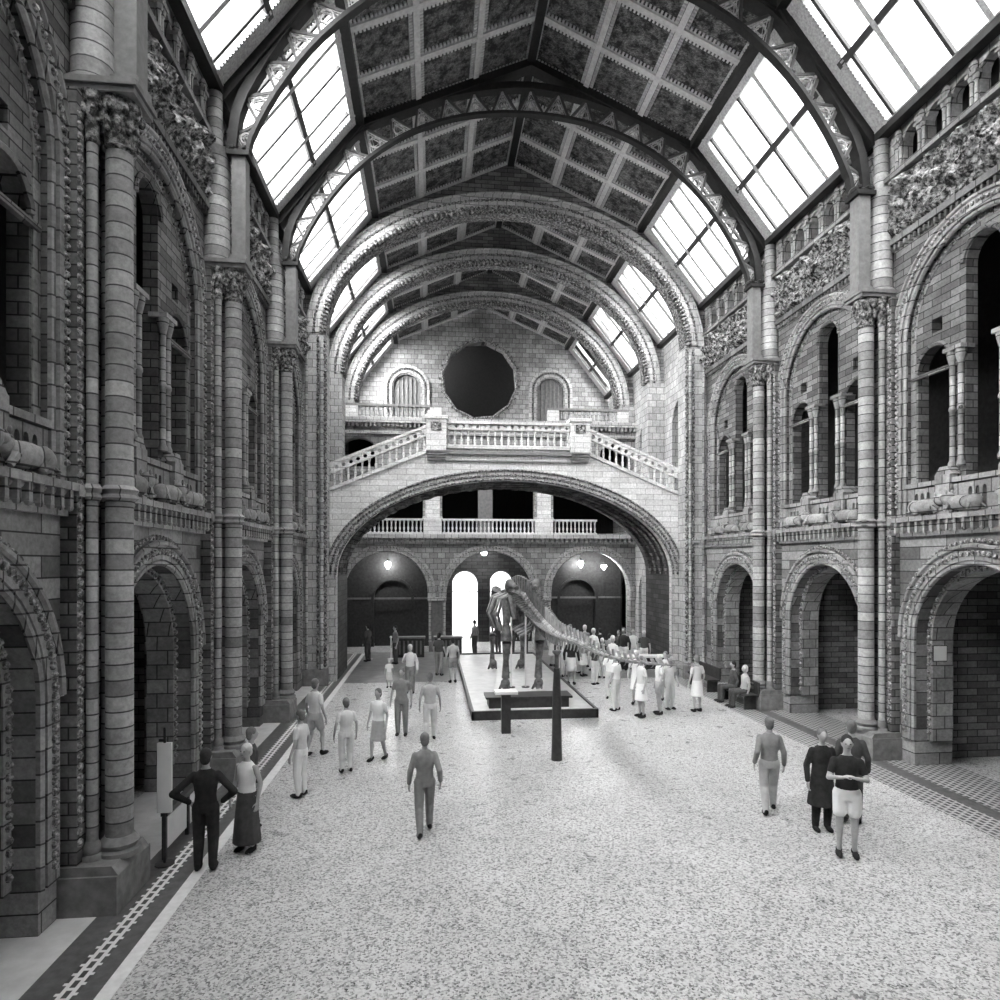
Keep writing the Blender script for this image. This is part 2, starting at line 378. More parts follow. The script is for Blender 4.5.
for s, nm in ((-1, 'wall_left'), (1, 'wall_right')):
    T = T_side(s); root = empty(nm, (0, 0, 0), kind='structure')
    ms = dict(arcade_wall=(lower_wall, 'band'), arcade_arch_moulding=(lower_arch, 'stone_trim'), arcade_carving=(lower_knobs, 'carved_light'), corbel_table=(corbel_table, 'stone_trim'),
              parapet=(parapet, 'stone_trim'), upper_wall=(upper_wall, 'stone'), upper_arch_moulding=(upper_arch, 'stone_trim'), upper_arch_carving=(upper_knobs, 'carved_light'),
              window_screen=(screen, 'stone'), frieze_backing=(frieze_frame, 'stone'), gallery_arcade=(gallery, 'stone_trim'))
    meshes = {k: f(T).mesh(k, m_, k in ('frieze',)) for k, (f, m_) in ms.items()}
    colm = [colonnettes(T, x).mesh('paired_colonnettes', 'shaft', True) for x in (-.6, .6)]
    frm = [frieze_mesh(T, 3.3+i*7).mesh('carved_frieze', 'frieze', False) for i in range(2)]
    for i, y in enumerate(BAYS):
        for k, me in meshes.items(): link(k, me, root, (0, y, 0))
        for me in colm: link('paired_colonnettes', me, root, (0, y, 0))
        link('carved_frieze', frm[i % 2], root, (0, y, 0))
    # passages behind the arcade: back wall, floors, cross walls
    y0, y1 = YK[1], YK[6]
    bw = MB(T).box((y0, 4.3, 0), (y1, 4.6, 14.7)).build('passage_back_wall', 'wood', root)  # wall coloured nearly black to put in the shade of the alcoves
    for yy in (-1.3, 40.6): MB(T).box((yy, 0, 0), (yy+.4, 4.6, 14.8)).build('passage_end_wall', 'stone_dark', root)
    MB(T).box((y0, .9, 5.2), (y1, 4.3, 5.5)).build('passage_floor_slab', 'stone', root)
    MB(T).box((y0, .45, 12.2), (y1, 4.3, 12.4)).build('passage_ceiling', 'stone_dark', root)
    MB(T).box((y0, .45, 13.4), (y1, .9, 14.7)).build('gallery_backing', 'black', root)  # black sheet stands for the shade inside the gallery arches
    MB(T).box((y0, -.1, 14.66), (y1, 4.6, 14.8)).build('wall_head', 'stone', root)
    cw = MB(T); 
    for k in range(1, 7): cw.box((YK[k]-.45, .88, 0), (YK[k]+.45, 4.3, 5.2))
    cw.build('alcove_cross_wall', 'stone', root)
    # end pieces: wall behind the camera and side walls past the bridge
    MB(T).box((-9, -.0, 0), (YK[1], .4, 14.8)).build('plain_wall', 'stone', root)
    m = MB(T); hs = []
    for k in (6, 7, 8):
        c = (YK[k]+YK[k+1])/2+.3; hs.append(list(reversed([(c+1.1, 7.6)]+arc(c, 10.6, 1.1, 1.1, 12)+[(c-1.1, 7.6)]))); hs.append(list(reversed([(c+1.2, .1)]+arc(c, 2.9, 1.2, 1.2, 12)+[(c-1.2, .1)])))
    m.prism([[(YK[6], 0), (40.6, 0), (40.6, 14.6), (YK[6], 14.6)]]+hs, 0, .5).build('far_side_wall', 'stone_rib', root)
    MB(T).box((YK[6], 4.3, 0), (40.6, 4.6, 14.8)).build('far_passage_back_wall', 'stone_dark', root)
    MB(T).box((YK[6], .5, 14.6), (40.6, 4.6, 14.8)).build('far_wall_head', 'stone', root)

# wall behind the camera
MB(T_front(-9)).box((-12.4, 0, 0), (12.4, .4, 20.6)).build('wall_back', 'stone', kind='structure')

# ---- roof: sloping painted ceiling and skylights, bay by bay
cs = Vector((ES, 0, AZ-EZ)); LS = cs.length; ca, sa = ES/LS, (AZ-EZ)/LS
ks = Vector((SX-ES, 0, EZ-SZ)); LK = ks.length; ka, kk = (SX-ES)/LK, (EZ-SZ)/LK
def T_ceil(s): return lambda p: Vector((s*(ES-p[0]*ca-p[2]*sa), p[1], EZ+p[0]*sa-p[2]*ca))      # x up the slope, z inward
def T_sky(s): return lambda p: Vector((s*(SX-p[0]*ka-p[2]*kk), p[1], SZ+p[0]*kk-p[2]*ka))
ceil = empty('ceiling', (0, 0, 0), kind='structure'); cache = {}
wn = 0
for k in range(1, 9):
    ya = YK[k]+.2; yb = YK[k+1]+.2; h = round((yb-ya)/2, 3); yc = (ya+yb)/2
    for s in (-1, 1):
        key = (h, s)
        if key not in cache:
            T = T_ceil(s); nb = 3 if h > 1.5 else 1
            board = MB(T).box((0, -h, -.12), (LS, h, 0)).mesh('painted_panels', 'panel')
            m = MB(T); cwid = LS/3; bw_ = 2*h/nb
            for i in range(4):
                x = i*cwid; x0 = max(0, x-.085); x1 = min(LS, x+.085); m.box((x0, -h, 0), (x1, h, .09))
            for j in range(nb+1):
                y = -h+j*bw_; m.box((0, max(-h, y-.085), 0), (LS, min(h, y+.085), .08))
            for i in range(3):
                for j in range(nb):
                    a0, a1 = i*cwid+.1, (i+1)*cwid-.1; b0, b1 = -h+j*bw_+.1, -h+(j+1)*bw_-.1
                    nn = 15
                    for q in range(nn):
                        t = (q+.5)/nn; w = .028
                        for ax in (a0+.05, a1-.05): m.box((ax-.05, b0+(b1-b0)*t-w, 0), (ax+.05, b0+(b1-b0)*t+w, .05))
                        for by in (b0+.05, b1-.05): m.box((a0+(a1-a0)*t-w, by-.05, 0), (a0+(a1-a0)*t+w, by+.05, .05))
            frames = m.mesh('panel_frames', 'frame')
            T = T_sky(s)
            fr = MB(T)      # white surround and bars
            fr.box((0, -h, -.1), (.14, h, .06)); fr.box((LK-.4, -h, -.1), (LK, h, .05)); fr.box((0, -h, -.1), (LK, -h+.62, .04)); fr.box((0, h-.62, -.1), (LK, h, .04))
            for q in range(int(LK/.09)): fr.box((q*.09, -h+.54, .04), (q*.09+.045, -h+.62, .07)); fr.box((q*.09, h-.62, .04), (q*.09+.045, h-.54, .07))
            bars = []
            if nb == 3:
                for y in (-h*.36, h*.36): bars.append(MB(T).box((.1, y-.06, -.08), (LK-.2, y+.06, .06)))
            thin = MB(T)
            thin.box((LK*.45, -h+.42, -.06), (LK*.45+.15, h-.42, .05))
            for y in ([-h*.68, 0, h*.68] if nb == 3 else [0]): thin.box((.14, y-.04, -.05), (LK-.4, y+.04, .03))
            gl = MB(T).add([(.1, -h+.4, -.03), (LK-.35, -h+.4, -.03), (LK-.35, h-.4, -.03), (.1, h-.4, -.03)], [(0, 1, 2, 3)])
            cache[key] = (board, frames, fr.mesh('window_frame', 'glazebar'), [b.mesh('glazing_bar', 'glazebar') for b in bars], thin.mesh('thin_glazing_bars', 'thinbar'), gl.mesh('pane', 'glass'))
        board, frames, fr, bars, thin, gl = cache[key]
        link('painted_panels', board, ceil, (0, yc, 0)); link('panel_frames', frames, ceil, (0, yc, 0))
        wn += 1; w = empty('window_%d' % wn, (0, yc, 0), kind='structure')
        link('window_frame', fr, w); link('thin_glazing_bars', thin, w); link('pane', gl, w)
        for b in bars: link('glazing_bar', b, w)
# daylight portals at the skylights guide the sky light
# purlins: dark iron along the eaves, wall plate
for s in (-1, 1):
    m = MB(); m.box((s*ES-.14, YK[1], EZ-.2), (s*ES+.14, 38.6, EZ+.1)); m.build('eave_beam', 'iron', ceil)
    m = MB(); m.box((s*SX-.12, YK[1], SZ-.12), (s*SX+.12, 38.6, SZ+.1)); m.build('wall_plate', 'iron', ceil)
MB().box((-.12, YK[1], AZ-.2), (.12, 38.6, AZ+.05)).build('ridge_beam', 'iron', ceil)
# back gable
MB(T_front(YK[1])).prism([[(-XW, 14.7), (XW, 14.7), (SX, SZ+.1), (ES, EZ+.1), (0, AZ+.1), (-ES, EZ+.1), (-SX, SZ+.1)]], -.4, 0).build('wall_back_gable', 'stone_dark', kind='structure')
MB().box((-12.4, -9, 14.7), (12.4, YK[1], 14.9)).build('ceiling_back', 'stone_dark', kind='structure')

# ---- iron roof trusses
def catmull(P, n=8):
    P = [P[0]]+P+[P[-1]]; out = []
    for i in range(1, len(P)-2):
        for j in range(n):
            t = j/n; a, b, c, d = (Vector(P[i+q]) for q in (-1, 0, 1, 2))
            out.append(.5*((2*b)+(-a+c)*t+(2*a-5*b+4*c-d)*t*t+(-a+3*b-3*c+d)*t**3))
    out.append(Vector(P[-2])); return out
INN = [(6.95, 13.25), (6.84, 13.7), (6.3, 14.75), (5.4, 15.95), (4.25, 16.95), (3, 17.62), (1.6, 18.02), (0, 18.15)]
OUT = [(7.25, 13.25), (7.2, 13.75), (7.0, 14.55), (6.1, 16.1), (5.1, 17.3), (4.0, 17.9), (2.2, 18.6), (0, 18.95)]
def sym(P): return [(x, z) for x, z in P]+[(-x, z) for x, z in reversed(P[:-1])]
def resample(P, n):
    d = [0]
    for a, b in zip(P, P[1:]): d.append(d[-1]+(b-a).length)
    out = []; j = 0
    for i in range(n+1):
        t = d[-1]*i/n
        while j < len(d)-2 and d[j+1] < t: j += 1
        u = (t-d[j])/max(1e-6, d[j+1]-d[j]); out.append(P[j].lerp(P[j+1], u))
    return out
NS = 46
inn = resample(catmull([(x, z, 0) for x, z in sym(INN)]), NS); outc = resample(catmull([(x, z, 0) for x, z in sym(OUT)]), NS)
def band(mb, P, hw, th, w=.0):
    vs = []; fs = []
    n = len(P)
    for i, p in enumerate(P):
        d = (P[min(i+1, n-1)]-P[max(i-1, 0)]).normalized(); nr = Vector((-d.y, d.x, 0))
        for sgn in (-1, 1):
            for y in (-hw, hw): q = p+nr*sgn*th/2; vs.append((q.x, y, q.y))
    for i in range(n-1):
        a = i*4; b = a+4
        fs += [(a, a+1, b+1, b), (a+2, b+2, b+3, a+3), (a, b, b+2, a+2), (a+1, a+3, b+3, b+1)]
    fs += [(0, 2, 3, 1), ((n-1)*4, (n-1)*4+1, (n-1)*4+3, (n-1)*4+2)]
    mb.add(vs, fs)
def fan_tri(mb, a, b, c):
    g = (a+b+c)/3
    for f in (.94, .78, .55, .3):
        q = [g+(p-g)*f for p in (a, b, c)]
        mb.tube([(p.x, 0, p.y) for p in q], .026, 4, True)
    R = min((a-b).length, (b-c).length)*.2
    mb.tube([(g.x+R*math.cos(t*PI/4), 0, g.y+R*math.sin(t*PI/4)) for t in range(8)], .03, 4, True)
    for p in (a, b, c): q = g+(p-g)*.7; mb.blob((q.x, 0, q.y), .05, 5, 4)
tc = MB(); band(tc, inn, .1, .09); 
to = MB(); band(to, outc, .14, .2)
tw = MB(); tf = MB()
for i in range(NS):
    a, b = (inn[i], outc[i+1]) if i % 2 == 0 else (outc[i], inn[i+1])
    tw.tube([(a.x, 0, a.y), (b.x, 0, b.y)], .045, 4)
    if i % 2 == 0 and i < NS-1: fan_tri(tf, outc[i+1], inn[i], inn[i+2] if i+2 <= NS else inn[i+1])
tr_me = [('lower_chord', tc.mesh('lower_chord', 'iron')), ('upper_chord', to.mesh('upper_chord', 'iron')), ('lattice_bars', tw.mesh('lattice_bars', 'iron_mid')), ('scrollwork', tf.mesh('scrollwork', 'gilt'))]
pr = MB()
P = [(SX-.05, SZ-.15), (ES, EZ-.12), (0, AZ-.18), (-ES, EZ-.12), (-SX+.05, SZ-.15)]
pl = [Vector((x, z, 0)) for x, z in P]
rp = []
for a, b in zip(pl, pl[1:]): rp += [a.lerp(b, t/6) for t in range(6)]
rp.append(pl[-1]); band(pr, rp, .2, .22); rafter = pr.mesh('rafter', 'iron')
names = {3: 'iron roof truss at the first pier pair, above the photographed floor', 4: 'nearest lattice iron roof arch in view, springing beside the big skylights', 5: 'full lattice iron roof arch spanning under the front ceiling panels', 2: 'iron roof truss behind the viewpoint'}
for k in (4, 5):
    t = empty('roof_truss', (0, YK[k]+.2, 0), label=names[k], cat='roof truss', group='iron roof trusses')
    for n_, me in tr_me: link(n_, me, t)
    link('rafter', rafter, t)

# ---- clustered columns
def cluster(s):
    T = lambda p: Vector((s*p[0], p[1], p[2]))
    out = []
    m = MB(T); m.box((6.98, -.5, 0), (7.72, .5, .5)); m.prism([[(6.98, .5), (7.72, .5), (7.72, .62), (7.06, .62)]], -.46, .46)
    out.append(('plinth', m.mesh('plinth', 'plinth')))
    m = MB(T); m.lathe((XC, 0, .6), [(.26, 0), (.26, .07), (.21, .1), (.25, .17), (.18, .26)], 16)
    for q in (-.16, .16): m.lathe((7.42, q*1.25, .6), [(.13, 0), (.13, .07), (.1, .1), (.12, .17), (.08, .26)], 12)
    out.append(('base_moulding', m.mesh('base_moulding', 'plinth', True)))
    m = MB(T); m.lathe((XC, 0, .84), [(.172, 0), (.165, 9.2)], 20); out.append(('main_shaft', m.mesh('main_shaft', 'shaft', True)))
    for q in (-.16, .16): m = MB(T); m.lathe((7.42, q*1.25, .84), [(.075, 0), (.07, 9.2)], 14); out.append(('side_shaft', m.mesh('side_shaft', 'shaft', True)))
    m = MB(T); m.box((7.5, -.42, .5), (7.72, .42, 10.6)); out.append(('pilaster', m.mesh('pilaster', 'stone')))
    m = MB(T)
    z = .9
    while z < 10.4:
        for q in (-.36, .36): m.blob((7.49, q, z), (.04, .055, .06), 5, 4)
        z += .14
    out.append(('carved_strip', m.mesh('carved_strip', 'carved_light')))
    m = MB(T)
    for z in (5.42,):
        m.lathe((XC, 0, z), [(.175, -.1), (.23, -.05), (.2, 0), (.24, .06), (.175, .12)], 20)
        for q in (-.16, .16): m.lathe((7.42, q*1.25, z), [(.08, -.1), (.12, -.05), (.1, 0), (.13, .06), (.08, .12)], 14)
        m.box((7.45, -.45, z-.06), (7.74, .45, z+.08))
    out.append(('ring_moulding', m.mesh('ring_moulding', 'stone_trim', True)))
    m = MB(T); m.lathe((XC, 0, 10.0), [(.17, 0), (.21, .04), (.17, .08), (.2, .3), (.27, .58), (.27, .66)], 16)
    for a in range(10):
        t = 2*PI*a/10; m.blob((XC+.21*math.cos(t), .21*math.sin(t), 10.3), (.05, .05, .12), 6, 5); m.blob((XC+.26*math.cos(t+.3), .26*math.sin(t+.3), 10.5), (.06, .06, .08), 6, 5)
    for q in (-.16, .16):
        m.lathe((7.42, q*1.25, 10.0), [(.08, 0), (.1, .04), (.08, .1), (.1, .4), (.14, .66)], 12)
        for a in range(6): t = PI*a/3; m.blob((7.42+.12*math.cos(t), q*1.25+.12*math.sin(t), 10.4), (.04, .04, .1), 5, 4)
    out.append(('capital', m.mesh('capital', 'carved', True)))
    m = MB(T); m.box((6.86, -.3, 10.66), (7.74, .3, 10.74)); m.box((6.82, -.34, 10.74), (7.74, .34, 10.82)); out.append(('abacus', m.mesh('abacus', 'plinth')))
    m = MB(T)
    m.lathe((7.52, 0, 10.8), [(.33, 0), (.33, .06), (.27, .12), (.27, 2.3), (.32, 2.4)], 18); m.lathe((7.55, 0, 13.2), [(.16, 0), (.16, 1.4)], 12)
    out.append(('upper_shaft', m.mesh('upper_shaft', 'shaft', True)))
    m = MB(T); m.box((6.88, -.17, 10.82), (7.16, .17, 13.1)); m.box((6.84, -.2, 10.82), (7.2, .2, 10.95))
    out.append(('iron_post', m.mesh('iron_post', 'iron_light')))
    m = MB(T); m.box((6.8, -.24, 13.05), (7.26, .24, 13.15))
    for q in range(6): t = q/5; m.blob((6.84+.4*t, 0, 13.22+.05*math.sin(t*9)), (.07, .2, .09), 6, 5)
    out.append(('iron_bracket', m.mesh('iron_bracket', 'iron')))
    return out
wordK = {2: 'beside the viewpoint', 3: 'nearest to the camera', 4: 'second from the camera', 5: 'last before the bridge pier'}
CL = {-1: cluster(-1), 1: cluster(1)}
for s, side in ((-1, 'left'), (1, 'right')):
    for k in (3, 4, 5):
        t = empty('clustered_column', (0, YK[k], 0), label='tall clustered stone column on the %s wall, %s' % (side, {(-1, 3): 'largest and nearest, behind the white sign panel', (-1, 4): 'between the first and second ground arches', (-1, 5): 'last one before the bridge pier', (1, 3): 'nearest, beyond the picture edge', (1, 4): 'rising behind the person in white shorts', (1, 5): 'last one before the bridge pier'}[s, k]), cat='column', group='clustered columns of the %s wall' % side)
        ps = {}
        for n_, me in CL[s]: ps[n_] = link(n_, me, ps.get({'ring_moulding': 'main_shaft', 'abacus': 'capital', 'iron_bracket': 'iron_post', 'carved_strip': 'pilaster'}.get(n_), t))

# ---- bridge piers and stone roof arches
def pier(s):
    r = empty('bridge_pier', (0, 0, 0), label='broad square stone pier carrying the %s end of the bridge' % ('left' if s < 0 else 'right'), cat='pier')
    T = lambda p: Vector((s*p[0], p[1], p[2]))
    MB(T).box((6.85, 24.5, 0), (7.69, 25.28, 13.0)).build('pier_body', 'stone_rib', r)
    MB(T).box((6.78, 24.4, 0), (7.69, 24.6, .62)).build('pier_plinth', 'plinth', r)
    for x, rr in ((6.88, .075), (7.14, .06)):
        MB(T).tube([(x, 24.46, .7+.06*i) for i in range(203)], [rr*(.5+.5*(i % 3 > 0)) for i in range(203)], 6).build('carved_corner_strip', 'carved', r)
    m = MB(T); m.lathe((7.0, 24.44, .6), [(.09, 0), (.07, .1), (.07, 12)], 10)
    m.lathe((7.55, 24.44, .6), [(.05, 0), (.05, 12)], 8); m.build('corner_shaft', 'shaft', r, smooth=True)
    MB(T).box((6.74, 24.42, 5.3), (7.69, 24.55, 5.48)).build('string_course', 'stone_rib', r)
    return r
for s in (-1, 1): pier(s)
def stone_rib(y, a, b, z0, th, lab):
    r = empty('stone_roof_arch', (0, y, 0), label=lab, cat='arch', group='stone roof arches')
    roof = [(-XW, z0), (-XW, SZ), (-SX, SZ), (-ES, EZ), (0, AZ), (ES, EZ), (SX, SZ), (XW, SZ), (XW, z0)]
    inner = [(p[0], p[1]) for p in [(a+.55, z0)]+arc(0, z0, a+.55, b+.62, 40)+[(-a-.55, z0)]]
    MB().prism([roof+inner], .12, th-.12).build('spandrel_wall', 'stone', r)
    MB().prism([ring_poly(0, z0-.01, z0, a+.2, a+.7, 48, b+.2, b+.72)], 0, th).build('outer_order', 'stone_rib', r)
    MB().prism([ring_poly(0, z0-.01, z0, a, a+.22, 48, b, b+.22)], .12, th-.12).build('inner_order', 'carved', r)
    n = 330
    for q, yy, rr in ((.12, .0, .14), (.45, .0, .06)):
        MB().tube([((a+q)*math.cos(PI*i/n), yy, z0+(b+q)*math.sin(PI*i/n)) for i in range(n+1)], [rr*(.45+.55*(i % 3 > 0)) for i in range(n+1)], 6).build('carved_edge', 'carved', r)
    m = MB()
    for q in (a+.2, a+.7): m.tube([(q*math.cos(PI*i/48), -.02, z0+(b+q-a)*math.sin(PI*i/48)) for i in range(49)], .05, 5)
    m.build('roll_moulding', 'stone_rib', r)
    return r
stone_rib(24.5, 6.85, 4.85, 12.95, .8, 'widest stone roof arch, rising from the bridge piers')
stone_rib(29.1, 6.75, 5.1, 12.8, .65, 'second stone roof arch, behind the widest one')
stone_rib(33.7, 6.7, 5.1, 12.8, .6, 'third stone roof arch, above the far gallery balustrade')
for s in (-1, 1):
    for y in (29.1, 33.7):
        T = lambda p: Vector((s*p[0], p[1], p[2]))
        zb = 0 if y < 30 else 11.86
        m = MB(T).box((6.9, y, zb), (7.69, y+.9, 12.8)).build('stone_respond', 'stone_rib', None, label='plain stone wall pier %s, %s side' % ('just behind the bridge' if y < 30 else 'beside the far arcade', 'left' if s < 0 else 'right'), cat='pier')

# ---- the bridge
def baluster_prof(h): return [(.055, 0), (.055, .05*h), (.03, .12*h), (.055, .35*h), (.03, .62*h), (.04, .8*h), (.05, .88*h), (.06, h)]
Y0 = 25.3
br = empty('stone_bridge', (0, Y0, 0), label='pale stone staircase bridge spanning the hall on one wide arch', cat='bridge')
top = [(7.68, 7.05), (3.3, 8.72), (3.3, 8.95), (-3.3, 8.95), (-3.3, 8.72), (-7.68, 7.05)]
hole = [(6.6, 0)]+arc(0, 4.05, 6.6, 3.7, 40)+[(-6.6, 0)]
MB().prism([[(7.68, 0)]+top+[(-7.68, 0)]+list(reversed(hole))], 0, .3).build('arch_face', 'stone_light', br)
MB().prism([[(7.68, 0)]+top+[(-7.68, 0)]+list(reversed(hole))], .3, 3.2).build('arch_body', 'stone_dark', br)  # darker than the face: shade under the arch painted into the stone
for yy in (.55, 1.2, 1.85, 2.5):
    MB().tube([(6.56*math.cos(PI*i/132), yy, 4.05+3.66*math.sin(PI*i/132)) for i in range(133)], [.07*(.5+.5*(i % 4 > 1)) for i in range(133)], 5).build('soffit_rib', 'stone', br)
MB().prism([ring_poly(0, 0.02, 4.05, 6.6, 6.95, 48, 3.7, 4.05)], -.1, .05).build('arch_moulding', 'stone_rib', br)
m = MB()
for r_ in (6.97, 6.62): m.tube([(r_*math.cos(PI*i/48), -.12, 4.05+(r_-2.9)*math.sin(PI*i/48)) for i in range(49)], .05, 5)
m.build('roll_moulding', 'carved', br)
n = 360
MB().tube([(6.8*math.cos(PI*i/n), -.1, 4.05+3.88*math.sin(PI*i/n)) for i in range(n+1)], [.06*(.4+.6*(i % 3 > 0)) for i in range(n+1)], 6).build('carved_beads', 'carved', br)
MB().box((-2.5, -.14, 8.72), (2.5, .1, 8.84)).box((-2.5, -.08, 8.45), (2.5, .1, 8.5)).build('landing_cornice', 'plinth', br)
# underside shade is painted into the colour of arch_body
def newel(x, lab):
    t = empty('newel_pier', (x, Y0, 8.5), label=lab, cat='newel pier', group='piers of the bridge balustrade')
    MB().box((-.38, -.22, .35), (.38, .4, 1.6)).build('pier_block', 'stone_light', t)
    MB().box((-.44, -.28, 1.55), (.44, .46, 1.68)).build('cap', 'stone_light', t)
    m = MB(); [m.box((-.38+.01*i, -.26+.03*i, .28-.1*i), (.38-.01*i, .3, .34-.1*i)) for i in range(3)]; m.box((-.34, -.16, 0), (.34, .3, .34)); m.build('corbel', 'plinth', t)
    MB().box((-.2, -.25, 1.1), (.2, -.2, 1.42)).build('sunk_panel', 'carved', t)
newel(-2.82, 'left square newel pier at the edge of the bridge landing'); newel(2.82, 'right square newel pier at the edge of the bridge landing')
bz = 8.95
t = empty('landing_balustrade', (0, Y0, bz), label='level stone balustrade along the middle of the bridge', cat='balustrade')
MB().box((-2.44, -.1, .95), (2.44, .2, 1.06)).build('top_rail', 'stone_light', t); MB().box((-2.44, -.1, 0), (2.44, .2, .14)).build('base_rail', 'stone_light', t)
me = MB().lathe((0, .05, .14), baluster_prof(.62), 8).mesh('baluster', 'stone_light', True)
bh = MB(); nb = 18; w = 4.88/nb
holes = []
MB().prism([[(-2.44, .72), (2.44, .72), (2.44, .97), (-2.44, .97)]]+[[(-2.44+w*(i+.5)+.07*math.cos(q*PI/3), .86+.07*math.sin(q*PI/3)) for q in range(6)] for i in range(nb)], -.04, .14).build('pierced_band', 'stone_light', t)
for i in range(nb+1):
    link('baluster', me, t, (-2.36+4.72*i/nb, 0, 0))
for s in (-1, 1):
    t = empty('stair_balustrade', (0, Y0, 0), label='sloping stone stair balustrade descending to the %s wall' % ('left' if s < 0 else 'right'), cat='balustrade', group='sloping balustrades')
    x0, z0, x1, z1 = 3.22, 9.72, 7.0, 8.15
    sl = (z1-z0)/(x1-x0)
    T = lambda p: Vector((s*p[0], p[1], p[2]))
    MB(T).prism([[(x0, z0), (x1, z1), (x1, z1+.11), (x0, z0+.11)]], -.08, .2).build('top_rail', 'stone_light', t)
    MB(T).prism([[(x0, z0-.98), (x1, z1-.98), (x1, z1-.84), (x0, z0-.84)]], -.08, .2).build('base_rail', 'stone_light', t)
    n = 14
    hl = []
    for i in range(n):
        x = x0+(x1-x0)*(i+.5)/n; z = z0+sl*(x-x0)-.16; hl.append([(x+.085*math.cos(q*PI/3), z+.085*math.sin(q*PI/3)) for q in range(6)])
    MB(T).prism([[(x0, z0-.32), (x1, z1-.32), (x1, z1), (x0, z0)]]+hl, -.04, .14).build('pierced_band', 'stone_light', t)
    me = MB(T).lathe((0, .05, 0), baluster_prof(.56), 8).mesh('baluster', 'stone_light', True)
    for i in range(n+1):
        x = x0+.06+(x1-x0-.12)*i/n; link('baluster', me, t, (s*x, 0, z0+sl*(x-x0)-.86))

# ---- far arcade wall
YF = 33.5
wf = empty('wall_far', (0, 0, 0), kind='structure')
out = [(XW, 0), (XW, 11.85), (-XW, 11.85), (-XW, 0)]
gl_ = [(-5.3, 2.15), (0, 2.3), (5.3, 2.15)]
cut = []
for cx, r in gl_: cut += list(reversed(arch_hole(cx, 0, 5.15-r, r, n=20)))
holes = [[(a, 6.05), (b, 6.05), (b, 8.5), (a, 8.5)] for a, b in ((-7.3, -3.4), (-2.5, -.55), (.1, 2.35), (3.25, 7.3))]
holes += [[(s*6.7+.9, 9.4)]+arc(s*6.7, 10.2, .9, .7, 10)+[(s*6.7-.9, 9.4)] for s in (-1, 1)]
MB(T_front(YF)).prism([out+cut]+holes, 0, .7).build('arcade_wall', 'stone_trim', wf)
m = MB(T_front(YF))
for cx, r in gl_: m.prism([ring_poly(cx, 2.6, 5.15-r, r+.03, r+.35, 24)], -.07, .02); m.tube(arch_path(cx, 2.6, 5.15-r, r, -.02, 24), .06, 5)
m.build('arch_moulding', 'stone_rib', wf)
m = MB(T_front(YF))
for cx, r in gl_: knobs(m, cx, 5.15-r, r+.19, -.08, .06, .16)
m.build('arch_carving', 'carved_light', wf)
m = MB(T_front(YF)); m.box((-XW, -.35, 5.78), (XW, .1, 5.98)); m.box((-XW, -.1, 5.5), (XW, 0, 5.62))
for i in range(60): x = -XW+2*XW*(i+.5)/60; m.box((x-.06, -.28, 5.58), (x+.06, 0, 5.78))
m.build('corbel_table', 'stone_rib', wf)
m = MB(T_front(YF)); m.box((-XW, -.3, 11.6), (XW, .1, 11.85)); m.box((-XW, -.15, 11.05), (XW, .05, 11.2)); m.box((-XW, -.1, 9.15), (XW, .02, 9.25))
for i in range(70): x = -XW+2*XW*(i+.5)/70; m.box((x-.05, -.24, 11.42), (x+.05, 0, 11.6))
m.build('string_courses', 'stone_rib', wf)
# pilasters between the arches
for cx in (-2.72, 2.72):
    t = empty('arcade_pier', (cx, YF, 0), label='stone pier %s of the entrance arch in the far arcade' % ('left' if cx < 0 else 'right'), cat='pier', group='piers of the far arcade')
    MB().box((-.42, -.2, 0), (.42, 0, .5)).build('plinth', 'plinth', t)
    MB().box((-.3, -.1, .5), (.3, 0, 2.6)).build('panel_block', 'wood_mid', t)
    MB().box((-.46, -.18, 2.6), (.46, 0, 2.78)).build('capital', 'stone_rib', t)
    for q in (-.36, .36): MB().lathe((q, -.1, .5), [(.09, 0), (.07, .1), (.07, 1.95), (.11, 2.1)], 10).build('shaft', 'shaft', t, smooth=True)
# first-floor screen: square pillars with shafts, balustrades between
for i, cx in enumerate((-2.95, 2.8)):
    t = empty('gallery_pillar', (cx, YF, 5.98), label='pale square pillar with corner shafts, %s of the first-floor gallery' % ('left' if cx < 0 else 'right'), cat='pillar', group='first-floor gallery pillars')
    MB().box((-.36, -.12, .8), (.36, 0, 2.5)).build('pillar_block', 'stone_light', t)
    MB().box((-.46, -.22, 0), (.46, 0, .8)).build('pedestal', 'stone_light', t)
    for q in (-.44, .44): MB().lathe((q, -.08, .8), [(.09, 0), (.05, .12), (.05, 1.5), (.09, 1.65)], 8).build('shaft', 'shaft', t, smooth=True)
for a, b, wd in ((-6.6, -3.45, 'left bay'), (-2.45, 2.3, 'middle bay'), (3.3, 5.6, 'right bay')):
    t = empty('gallery_balustrade', ((a+b)/2, YF-.05, 5.98), label='short stone balustrade in the %s of the first-floor gallery' % wd, cat='balustrade', group='first-floor gallery balustrades')
    hw = (b-a)/2; MB().box((-hw, -.12, .7), (hw, .06, .8)).build('top_rail', 'stone_light', t); MB().box((-hw, -.12, 0), (hw, .06, .1)).build('base_rail', 'stone_light', t)
    n = int((b-a)/.2); me = MB().lathe((0, -.03, .1), baluster_prof(.6), 7).mesh('baluster', 'stone_light', True)
    for i in range(n): link('baluster', me, t, (-hw+.1+(2*hw-.2)*i/(n-1), 0, 0))
MB(T_front(YF)).box((-.62, -.08, 5.98), (.12, 0, 8.6)).build('dark_pilaster', 'wood_mid', wf)
